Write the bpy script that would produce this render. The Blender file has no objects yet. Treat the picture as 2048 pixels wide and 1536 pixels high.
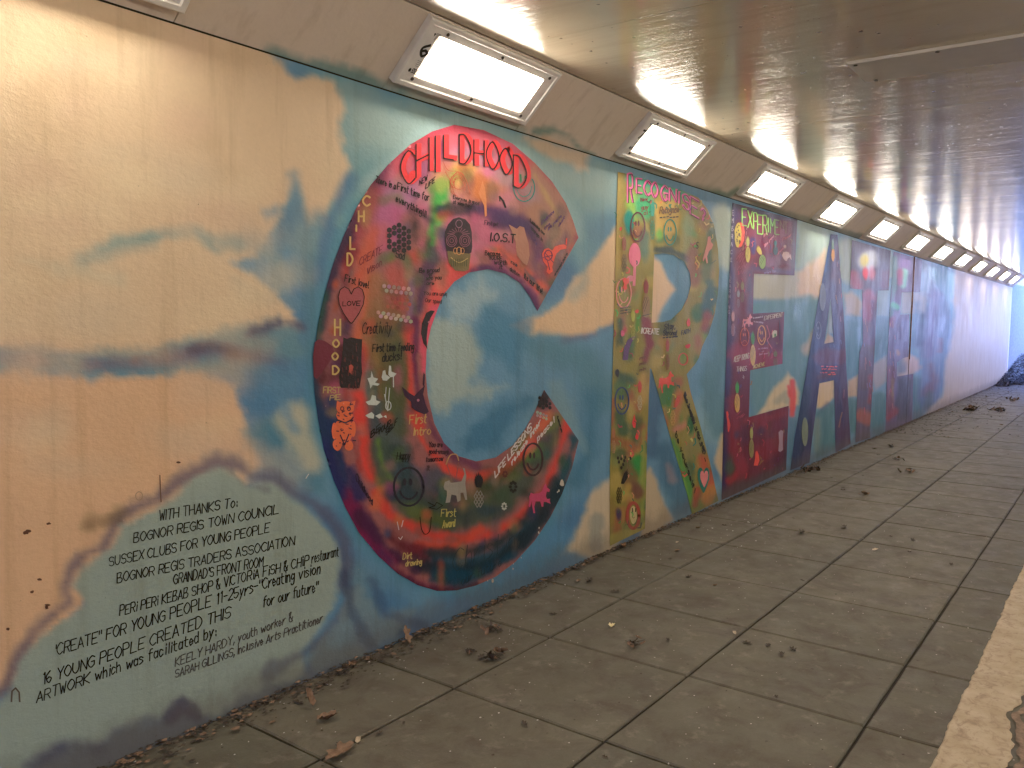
import bpy, math, random
import numpy as np
from mathutils import Matrix, Vector
from mathutils.geometry import tessellate_polygon, delaunay_2d_cdt
random.seed(7); RNG = np.random.RandomState(11)
scn = bpy.context.scene
COL = scn.collection

# ------------------------------------------------------------------ camera
F_PX, YAW, PITCH, ROLL = 1682.89, 0.63492, -0.079103, 0.013138
CAM = np.array([0.0, 0.0, 1.6])
def basis():
    cy, sy, cp, sp = math.cos(YAW), math.sin(YAW), math.cos(PITCH), math.sin(PITCH)
    f = np.array([cy*cp, sy*cp, sp]); r = np.array([sy, -cy, 0.]); u = np.cross(r, f)
    cr, sr = math.cos(ROLL), math.sin(ROLL)
    return cr*r+sr*u, -sr*r+cr*u, f
BR, BU, BF = basis()
cd = bpy.data.cameras.new('camera'); cam = bpy.data.objects.new('camera', cd); COL.objects.link(cam)
cd.sensor_width = 36; cd.lens = 36*F_PX/2048; cd.clip_start = 0.05; cd.clip_end = 500
m = Matrix.Identity(4)
for i in range(3):
    m[i][0], m[i][1], m[i][2], m[i][3] = BR[i], BU[i], -BF[i], CAM[i]
cam.matrix_world = m
scn.camera = cam

# ------------------------------------------------------------------ world, sun, exposure
w = bpy.data.worlds.new('World'); scn.world = w; w.use_nodes = True
nt = w.node_tree; nt.nodes.clear()
sky = nt.nodes.new('ShaderNodeTexSky'); sky.sky_type = 'NISHITA'; sky.sun_disc = False
SUN_EL, SUN_AZ = math.radians(28), math.radians(-4)      # azimuth from +y toward +x
sky.sun_elevation = SUN_EL; sky.sun_rotation = SUN_AZ
sky.ozone_density = 2.0; sky.air_density = .8; sky.dust_density = 5.0
bg = nt.nodes.new('ShaderNodeBackground'); bg.inputs[1].default_value = 0.15
wo = nt.nodes.new('ShaderNodeOutputWorld')
nt.links.new(sky.outputs[0], bg.inputs[0]); nt.links.new(bg.outputs[0], wo.inputs[0])
sd = bpy.data.lights.new('sun', 'SUN'); sd.energy = 2.0; sd.angle = math.radians(0.5); sd.color = (1, .95, .88)
sun = bpy.data.objects.new('sun', sd); COL.objects.link(sun)
sdir = Vector((math.sin(SUN_AZ)*math.cos(SUN_EL), math.cos(SUN_AZ)*math.cos(SUN_EL), math.sin(SUN_EL)))
sun.rotation_euler = sdir.to_track_quat('Z', 'Y').to_euler(); sun.location = (40, 10, 20)
LAMP_POWER = 4.5; LAMP_COLOUR = (1.0, 0.708, 0.258)
scn.view_settings.view_transform = 'Standard'; scn.view_settings.look = 'None'
scn.view_settings.exposure = 3.3; scn.view_settings.use_white_balance = True; scn.view_settings.white_balance_temperature = 4200; scn.view_settings.white_balance_tint = 32; scn.view_settings.gamma = 1.0
scn.cycles.max_bounces = 8; scn.cycles.diffuse_bounces = 5; scn.cycles.glossy_bounces = 4
scn.cycles.sample_clamp_indirect = 6.0; scn.cycles.use_denoising = True
scn.cycles.caustics_reflective = False; scn.cycles.caustics_refractive = False

# ------------------------------------------------------------------ dimensions (metres)
WY, WZ = 2.83, 2.63          # face and top of the mural wall
CZ, CY = 2.92, 2.54          # ceiling height, where the slope meets it
RY = -1.95                  # the other side wall
X0, X1 = -9.0, 27.6          # the underpass from end to end

# survey: photograph pixels (2048 wide) <-> points on the wall or floor
def ray(px):
    px = np.atleast_2d(np.asarray(px, float))
    return (px[:, :1]-1024)/F_PX*BR - (px[:, 1:]-768)/F_PX*BU + BF
def on_wall(px, off=0.0):
    d = ray(px); return CAM + d*((WY-off)/d[:, 1])[:, None]
def on_floor(px, z=0.0):
    d = ray(px); return CAM + d*((z-CAM[2])/d[:, 2])[:, None]
def to_px(P):
    P = np.asarray(P, float)-CAM; c = P@BF
    return np.stack([1024+F_PX*(P@BR)/c, 768-F_PX*(P@BU)/c], -1)

# ------------------------------------------------------------------ object helpers
def props(o, label=None, category=None, group=None, kind=None):
    if label: o['label'] = label
    if category: o['category'] = category
    if group: o['group'] = group
    if kind: o['kind'] = kind
    return o
def empty(name, loc=(0, 0, 0), **k):
    o = bpy.data.objects.new(name, None); COL.objects.link(o); o.location = loc; o.empty_display_size = .1
    return props(o, **k)
def mesh_obj(name, verts, faces, mat, parent=None, cols=None, smooth=False, **k):
    me = bpy.data.meshes.new(name)
    me.from_pydata([tuple(v) for v in verts] if not isinstance(verts, np.ndarray) else verts.tolist(), [], faces)
    if cols is not None:
        at = me.color_attributes.new('Col', 'FLOAT_COLOR', 'POINT')
        a = np.ones((len(me.vertices), 4), np.float32); a[:, :3] = cols
        at.data.foreach_set('color', a.ravel())
    if smooth: me.polygons.foreach_set('use_smooth', [True]*len(me.polygons))
    me.materials.append(mat); me.update()
    o = bpy.data.objects.new(name, me); COL.objects.link(o)
    if parent is not None: o.parent = parent; o.matrix_parent_inverse = Matrix.Identity(4)
    if parent is not None and tuple(parent.location) != (0, 0, 0):
        o.location = -Vector(parent.location)          # vertices given in world space
    return props(o, **k)
def box_data(x0, x1, y0, y1, z0, z1):
    v = [(x, y, z) for x in (x0, x1) for y in (y0, y1) for z in (z0, z1)]
    f = [(0, 1, 3, 2), (4, 6, 7, 5), (0, 4, 5, 1), (2, 3, 7, 6), (0, 2, 6, 4), (1, 5, 7, 3)]
    return v, f
def grid_data(xs, zs):
    nx, nz = len(xs), len(zs)
    X, Z = np.meshgrid(xs, zs, indexing='ij')
    i = np.arange((nx-1)*(nz-1)); a = (i//(nz-1))*nz + i % (nz-1)
    F = np.stack([a, a+1, a+nz+1, a+nz], 1)
    return X.ravel(), Z.ravel(), F
def lin(c):
    c = np.asarray(c, float)/255.; return np.where(c <= .04045, c/12.92, ((c+.055)/1.055)**2.4)

# ------------------------------------------------------------------ materials
def new_mat(name):
    mt = bpy.data.materials.new(name); mt.use_nodes = True
    t = mt.node_tree; b = t.nodes['Principled BSDF']
    return mt, t, b
def N(t, kind, **k):
    n = t.nodes.new(kind)
    for a, v in k.items():
        if a in n.inputs: n.inputs[a].default_value = v
        else: setattr(n, a, v)
    return n
def mapped(t, scale):
    tc = N(t, 'ShaderNodeNewGeometry'); mp = N(t, 'ShaderNodeMapping'); mp.inputs['Scale'].default_value = scale
    t.links.new(tc.outputs['Position'], mp.inputs['Vector']); return mp.outputs[0]
def noise(t, scale, detail=5, rough=.55, vec=(1, 1, 1), dist=0):
    n = N(t, 'ShaderNodeTexNoise', Scale=scale, Detail=detail, Roughness=rough, Distortion=dist)
    t.links.new(mapped(t, vec), n.inputs['Vector']); return n.outputs['Fac']
def ramp(t, fac, a, b, ca=(0, 0, 0, 1), cb=(1, 1, 1, 1)):
    r = N(t, 'ShaderNodeValToRGB'); e = r.color_ramp.elements
    e[0].position = a; e[1].position = b; e[0].color = ca; e[1].color = cb
    t.links.new(fac, r.inputs[0]); return r.outputs[0]
def mix(t, fac, a, b, mode='MIX'):
    n = N(t, 'ShaderNodeMix', data_type='RGBA', blend_type=mode)
    for s, v in ((n.inputs[0], fac), (n.inputs[6], a), (n.inputs[7], b)):
        if isinstance(v, bpy.types.NodeSocket): t.links.new(v, s)
        else: s.default_value = v if not isinstance(v, tuple) else (tuple(v)+(1,))[:4]
    return n.outputs[2]
def mth(t, op, a, b=0.0):
    n = N(t, 'ShaderNodeMath', operation=op)
    for s, v in ((n.inputs[0], a), (n.inputs[1], b)):
        if isinstance(v, bpy.types.NodeSocket): t.links.new(v, s)
        else: s.default_value = v
    return n.outputs[0]
def bump(t, b, pairs):
    prev = None
    for h, strength, dist in pairs:
        n = N(t, 'ShaderNodeBump', Strength=strength, Distance=dist); t.links.new(h, n.inputs['Height'])
        if prev: t.links.new(prev, n.inputs['Normal'])
        prev = n.outputs[0]
    t.links.new(prev, b.inputs['Normal'])

def wall_paint(name, attr=True, colour=(.6, .5, .4), relief=1.0, rough=.42, streaks=.35, specks=1.0):
    mt, t, b = new_mat(name)
    if attr:
        a = N(t, 'ShaderNodeAttribute'); a.attribute_name = 'Col'; base = a.outputs['Color']
    else:
        base = mix(t, 0.0, colour, colour)
    n1 = noise(t, 2.2, 6, .6); base = mix(t, mth(t, 'MULTIPLY', ramp(t, n1, .35, .75), .22), base, mix(t, 1.0, base, (.72, .66, .56), 'MULTIPLY'))
    n2 = noise(t, 6, 5, .6, (2.2, 1, .16)); base = mix(t, mth(t, 'MULTIPLY', ramp(t, n2, .52, .72), streaks), base, mix(t, 1.0, base, (.62, .56, .46), 'MULTIPLY'))
    # spray mottling, fine
    n3 = noise(t, 55, 4, .7); base = mix(t, mth(t, 'MULTIPLY', ramp(t, n3, .3, .8), .22), base, mix(t, 1.0, base, (.75, .75, .78), 'MULTIPLY'))
    # chips and scuffs
    n4 = noise(t, 75, 2, .4, dist=.6); chips = mth(t, 'MULTIPLY', ramp(t, n4, .79, .81), .6*specks); base = mix(t, chips, base, (.07, .055, .04))
    n5 = noise(t, 40, 3, .5, (1, 1, 1.4)); ch2 = mth(t, 'MULTIPLY', ramp(t, n5, .76, .775), .4*specks); base = mix(t, ch2, base, (.62, .56, .48))
    # damp grime just above the pavement
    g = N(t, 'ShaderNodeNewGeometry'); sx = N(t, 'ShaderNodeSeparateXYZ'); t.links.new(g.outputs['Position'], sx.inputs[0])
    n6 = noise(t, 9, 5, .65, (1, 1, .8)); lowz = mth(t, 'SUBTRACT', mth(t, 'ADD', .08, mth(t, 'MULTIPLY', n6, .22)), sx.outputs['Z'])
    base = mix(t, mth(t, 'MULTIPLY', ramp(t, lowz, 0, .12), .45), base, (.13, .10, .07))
    t.links.new(base, b.inputs['Base Color'])
    b.inputs['Roughness'].default_value = rough; b.inputs['Specular IOR Level'].default_value = .38
    r1 = ramp(t, noise(t, 5, 4, .6, (1, 1, .4)), .3, .7, (rough-.08,)*3+(1,), (rough+.12,)*3+(1,)); t.links.new(r1, b.inputs['Roughness'])
    bump(t, b, [(noise(t, 4, 4, .5), .22*relief, .03), (noise(t, 45, 4, .6, (1, 1, 1.6)), .24*relief, .008),
                (noise(t, 170, 2, .5), .28*relief, .002), (n5, .25*relief, .004)])
    return mt
M_PAINT = wall_paint('mural_paint')
M_FAR = wall_paint('old_cream_paint', False, (.82, .79, .72), 1, .30, .15)
def plain(name, col, rough=.6, metal=0, nscale=20, namt=.25, bumps=.2, spec=.5):
    mt, t, b = new_mat(name)
    n = noise(t, nscale, 5, .6); dark = tuple(c*(1-namt*1.6) for c in col)
    t.links.new(mix(t, ramp(t, n, .3, .7), dark, tuple(col)), b.inputs['Base Color'])
    b.inputs['Roughness'].default_value = rough; b.inputs['Metallic'].default_value = metal
    b.inputs['Specular IOR Level'].default_value = spec
    bump(t, b, [(n, bumps, .004)]); return mt
M_DARK = plain('joint_dirt', (.03, .024, .018), .95)
M_LAMPBODY = plain('cream_moulded_plastic', (.86, .83, .78), .45, nscale=9, namt=.12)
M_SCREW = plain('dark_screw', (.07, .055, .045), .5, .3)
M_PRINT = plain('black_print', (.015, .015, .015), .6)
M_RUST = plain('rusty_strip', (.27, .15, .11), .8, nscale=30, namt=.4)

def lens_mat():
    mt, t, b = new_mat('lit_lamp_lens'); t.nodes.remove(b)
    e = N(t, 'ShaderNodeEmission', Color=LAMP_COLOUR+(1,), Strength=LAMP_POWER)
    t.links.new(e.outputs[0], t.nodes['Material Output'].inputs[0]); return mt
M_LENS = lens_mat()

def ceiling_mat():
    mt, t, b = new_mat('glossy_ceiling_paint')
    base = mix(t, 0.0, (.66, .57, .38), (.66, .57, .38))
    base = mix(t, mth(t, 'MULTIPLY', ramp(t, noise(t, 1.1, 5, .6), .35, .7), .5), base, (.47, .39, .26))
    base = mix(t, mth(t, 'MULTIPLY', ramp(t, noise(t, 22, 2, .4), .72, .745), .8), base, (.08, .05, .03))
    base = mix(t, mth(t, 'MULTIPLY', ramp(t, noise(t, 2.5, 5, .6, (3, .25, 1)), .5, .7), .25), base, (.30, .25, .17))
    t.links.new(base, b.inputs['Base Color'])
    b.inputs['Specular IOR Level'].default_value = .75
    rr = ramp(t, noise(t, 1.5, 5, .6, (1.5, .5, 1)), .3, .7, (.09,)*3+(1,), (.17,)*3+(1,)); t.links.new(rr, b.inputs['Roughness'])
    b.inputs['Coat Weight'].default_value = .5; b.inputs['Coat Roughness'].default_value = .06
    bump(t, b, [(noise(t, 1.0, 3, .5, (1.6, .5, 1)), .16, .05), (noise(t, 3.2, 4, .55, (6, .5, 1)), .12, .02),
                (noise(t, 38, 4, .65, (2.0, .5, 1)), .26, .004), (noise(t, 130, 2, .5), .12, .0015)])
    return mt
M_CEIL = ceiling_mat()

def slab_mat():
    mt, t, b = new_mat('worn_concrete_slab')
    oi = N(t, 'ShaderNodeObjectInfo')
    base = mix(t, ramp(t, noise(t, 1.7, 6, .62), .3, .7), (.104, .090, .062), (.150, .130, .092))
    base = mix(t, .5, base, mix(t, 1.0, base, (.98, 1.03, .88), 'MULTIPLY'))
    base = mix(t, mth(t, 'MULTIPLY', ramp(t, oi.outputs['Random'], 0, 1), .7), base, mix(t, 1.0, base, (.74, .77, .76), 'MULTIPLY'))
    base = mix(t, mth(t, 'MULTIPLY', ramp(t, noise(t, 4, 7, .72, dist=.8), .46, .66), .75), base, (.075, .056, .036))
    base = mix(t, mth(t, 'MULTIPLY', ramp(t, noise(t, 9, 6, .68), .56, .70), .45), base, (.26, .225, .17))
    base = mix(t, mth(t, 'MULTIPLY', ramp(t, noise(t, 120, 3, .7), .3, .8), .35), base, mix(t, 1.0, base, (.55, .52, .48), 'MULTIPLY'))
    base = mix(t, mth(t, 'MULTIPLY', ramp(t, noise(t, 33, 2, .4), .73, .745), .7), base, (.05, .036, .022))
    base = mix(t, mth(t, 'MULTIPLY', ramp(t, noise(t, 42, 2, .4, (1, 1.1, 1)), .755, .765), .75), base, (.62, .58, .5))
    # dust and damp silt trodden in along the foot of the wall
    g = N(t, 'ShaderNodeNewGeometry'); sx = N(t, 'ShaderNodeSeparateXYZ'); t.links.new(g.outputs['Position'], sx.inputs[0])
    silt = mth(t, 'ADD', sx.outputs['Y'], mth(t, 'MULTIPLY', noise(t, 3, 6, .65), 1.1))
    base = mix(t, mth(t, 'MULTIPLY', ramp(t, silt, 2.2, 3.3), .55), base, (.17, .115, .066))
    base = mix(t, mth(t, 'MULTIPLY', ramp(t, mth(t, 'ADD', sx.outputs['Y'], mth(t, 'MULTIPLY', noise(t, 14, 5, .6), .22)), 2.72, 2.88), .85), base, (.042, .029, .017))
    t.links.new(base, b.inputs['Base Color'])
    rr = ramp(t, noise(t, 6, 5, .6), .3, .7, (.55,)*3+(1,), (.8,)*3+(1,)); t.links.new(rr, b.inputs['Roughness'])
    bump(t, b, [(noise(t, 3, 4, .5), .25, .02), (noise(t, 60, 5, .7), .4, .004), (noise(t, 14, 4, .6), .25, .008)])
    return mt
M_SLAB = slab_mat()
def line_mat():
    mt, t, b = new_mat('worn_yellow_line')
    base = mix(t, ramp(t, noise(t, 7, 6, .65), .35, .65), (.38, .30, .17), (.48, .39, .25))
    base = mix(t, mth(t, 'MULTIPLY', ramp(t, noise(t, 16, 6, .7, (1, 1.3, 1), 1.2), .50, .66), .75), base, (.24, .17, .10))
    base = mix(t, mth(t, 'MULTIPLY', ramp(t, noise(t, 70, 4, .7), .62, .72), .6), base, (.16, .11, .06))
    t.links.new(base, b.inputs['Base Color']); b.inputs['Roughness'].default_value = .7
    bump(t, b, [(noise(t, 18, 5, .65, (1, 1.3, 1), 1), .5, .006), (noise(t, 80, 4, .7), .5, .003)]); return mt
M_LINE = line_mat()
def leaf_mat(name, c1, c2):
    mt, t, b = new_mat(name); oi = N(t, 'ShaderNodeObjectInfo')
    base = mix(t, ramp(t, noise(t, 60, 4, .6), .35, .7), c1, c2)
    t.links.new(base, b.inputs['Base Color']); b.inputs['Roughness'].default_value = .65
    bump(t, b, [(noise(t, 120, 3, .6), .3, .002)]); return mt
M_LEAF = leaf_mat('dry_brown_leaf', (.13, .075, .035), (.24, .15, .075))
M_LEAFD = leaf_mat('rotting_dark_leaf', (.028, .019, .011), (.062, .04, .022))
M_LEAFP = leaf_mat('pale_dry_leaf', (.42, .33, .20), (.55, .45, .30))
M_YEL = leaf_mat('pale_yellow_scrap', (.72, .60, .20), (.82, .74, .42))
M_GRIT = leaf_mat('pale_grit', (.55, .52, .46), (.72, .70, .64))

# ------------------------------------------------------------------ paint engine (numpy): soft sprayed strokes and shapes
_lat = RNG.rand(64, 64, 8)
def vnoise(x, y, s, ch=0):
    x = np.asarray(x)/s; y = np.asarray(y)/s; xi = np.floor(x).astype(int); yi = np.floor(y).astype(int)
    fx = x-xi; fy = y-yi; fx = fx*fx*(3-2*fx); fy = fy*fy*(3-2*fy); L = _lat[..., ch % 8]
    g = lambda a, b: L[(xi+a+ch*7) % 64, (yi+b+ch*13) % 64]
    return (g(0, 0)*(1-fx)+g(1, 0)*fx)*(1-fy)+(g(0, 1)*(1-fx)+g(1, 1)*fx)*fy
def fbm(x, y, s, ch=0, o=4):
    r = 0; a = .5
    for i in range(o): r = r+a*(vnoise(x, y, s, ch+i)-.5)*2; s = s*.5; a *= .55
    return r
def sstep(t): t = np.clip(t, 0, 1); return t*t*(3-2*t)
def dist_poly(px, py, pts, closed):
    pts = np.asarray(pts, float); d = np.full(px.shape, 1e9)
    if len(pts) == 1: return np.hypot(px-pts[0, 0], py-pts[0, 1])
    n = len(pts)
    for i in range(n if closed else n-1):
        a = pts[i]; b = pts[(i+1) % n]; ab = b-a; L = max((ab**2).sum(), 1e-9)
        t = np.clip(((px-a[0])*ab[0]+(py-a[1])*ab[1])/L, 0, 1)
        d = np.minimum(d, np.hypot(px-a[0]-t*ab[0], py-a[1]-t*ab[1]))
    return d
def inside(px, py, pts):
    pts = np.asarray(pts, float); r = np.zeros(px.shape, bool); n = len(pts)
    for i in range(n):
        x1, y1 = pts[i]; x2, y2 = pts[(i+1) % n]
        c = ((y1 > py) != (y2 > py)) & (px < (x2-x1)*(py-y1)/((y2-y1) if y2 != y1 else 1e-9)+x1); r ^= c
    return r
def paint(px, py, base, ops):
    """ops: ('s', pts, width, soft, rgb, alpha) sprayed stroke; ('p', pts, soft, rgb, alpha) soft shape; ('e', x, y, rx, ry, soft, rgb, alpha) soft oval"""
    out = np.tile(lin(base), (len(px), 1))
    nz = fbm(px, py, 60, 0)*14; nf = fbm(px, py, 14, 3)*5
    for op in ops:
        if op[0] == 's':
            _, pts, wd, soft, rgb, al = op; P = np.asarray(pts, float); mg = wd+2*soft+22
            lo, hi = P.min(0)-mg, P.max(0)+mg
            k = np.where((px > lo[0]) & (px < hi[0]) & (py > lo[1]) & (py < hi[1]))[0]
            if not len(k): continue
            d = dist_poly(px[k], py[k], pts, False) + (nz[k]+nf[k])*min(1, soft/10.)
            a = al*sstep((wd+soft-d)/(2*soft))
        elif op[0] == 'p':
            _, pts, soft, rgb, al = op; P = np.asarray(pts, float); mg = 2*soft+22
            lo, hi = P.min(0)-mg, P.max(0)+mg
            k = np.where((px > lo[0]) & (px < hi[0]) & (py > lo[1]) & (py < hi[1]))[0]
            if not len(k): continue
            d = dist_poly(px[k], py[k], pts, True); d = np.where(inside(px[k], py[k], pts), -d, d)
            d = d + (nz[k]+nf[k])*min(1.4, soft/10.)
            a = al*sstep((soft-d)/(2*soft))
        else:
            _, cx, cy, rx, ry, soft, rgb, al = op
            k = np.where((abs(px-cx) < rx+2*soft+14) & (abs(py-cy) < ry+2*soft+14))[0]
            if not len(k): continue
            q = np.hypot((px[k]-cx)/rx, (py[k]-cy)/ry); d = (q-1)*min(rx, ry)+(nz[k]+nf[k])*min(1, soft/10.)
            a = al*sstep((soft-d)/(2*soft))
        out[k] += (lin(rgb)-out[k])*a[:, None]
    return out

# ------------------------------------------------------------------ the mural wall: clouds and sky
CR, CRS, TEAL, SKY, SKYD, SAGE, PUR, PALE_LIT = (232, 210, 170), (226, 196, 150), (122, 158, 168), (122, 162, 198), (88, 130, 184), (172, 186, 176), (96, 86, 122), (196, 208, 196)
def c1(l): return [(x*.3418, y*.3418) for x, y in l]                     # survey sheets, each with its own scale
def c2(l): return [(600+x*.29297, 200+y*.29297) for x, y in l]
def c3(l): return [(600+x*.390625, 620+y*.390625) for x, y in l]
def c4(l): return [(1180+x*.26042, 320+y*.26042) for x, y in l]
def c5(l): return [(1180+x*.26042, 700+y*.26042) for x, y in l]
def c6(l): return [(1430+x*.22779, 380+y*.22779) for x, y in l]
def c7(l): return [(1430+x*.20833, 700+y*.20833) for x, y in l]
def c8(l): return [(1680+x*.2734, 440+y*.2734) for x, y in l]
def cc(l): return [(x*.41403, 900+y*.41403) for x, y in l]
def full(l): return list(l)

C_OUT = c2([(1898, 940), (1860, 820), (1810, 700), (1720, 560), (1600, 430), (1450, 300), (1250, 205), (1050, 170), (900, 215), (750, 305), (600, 440), (480, 580), (380, 740), (290, 940), (220, 1130), (160, 1340), (120, 1530)]) + \
    c3([(75, 180), (66, 300), (72, 420), (90, 560), (122, 720), (170, 870), (230, 1010), (300, 1140), (400, 1260), (500, 1350), (600, 1408), (700, 1438), (800, 1435), (900, 1410), (1000, 1365), (1100, 1290), (1200, 1180), (1280, 1060), (1340, 940), (1390, 810), (1425, 668)])
C_IN = c3([(1248, 408), (1200, 520), (1150, 610), (1090, 690), (1000, 755), (900, 775), (800, 745), (735, 680), (685, 580), (652, 440), (641, 320), (646, 200), (668, 90)]) + \
    c2([(935, 1430), (975, 1330), (1050, 1240), (1150, 1178), (1280, 1155), (1400, 1185), (1500, 1250), (1565, 1340), (1618, 1440)])
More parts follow.
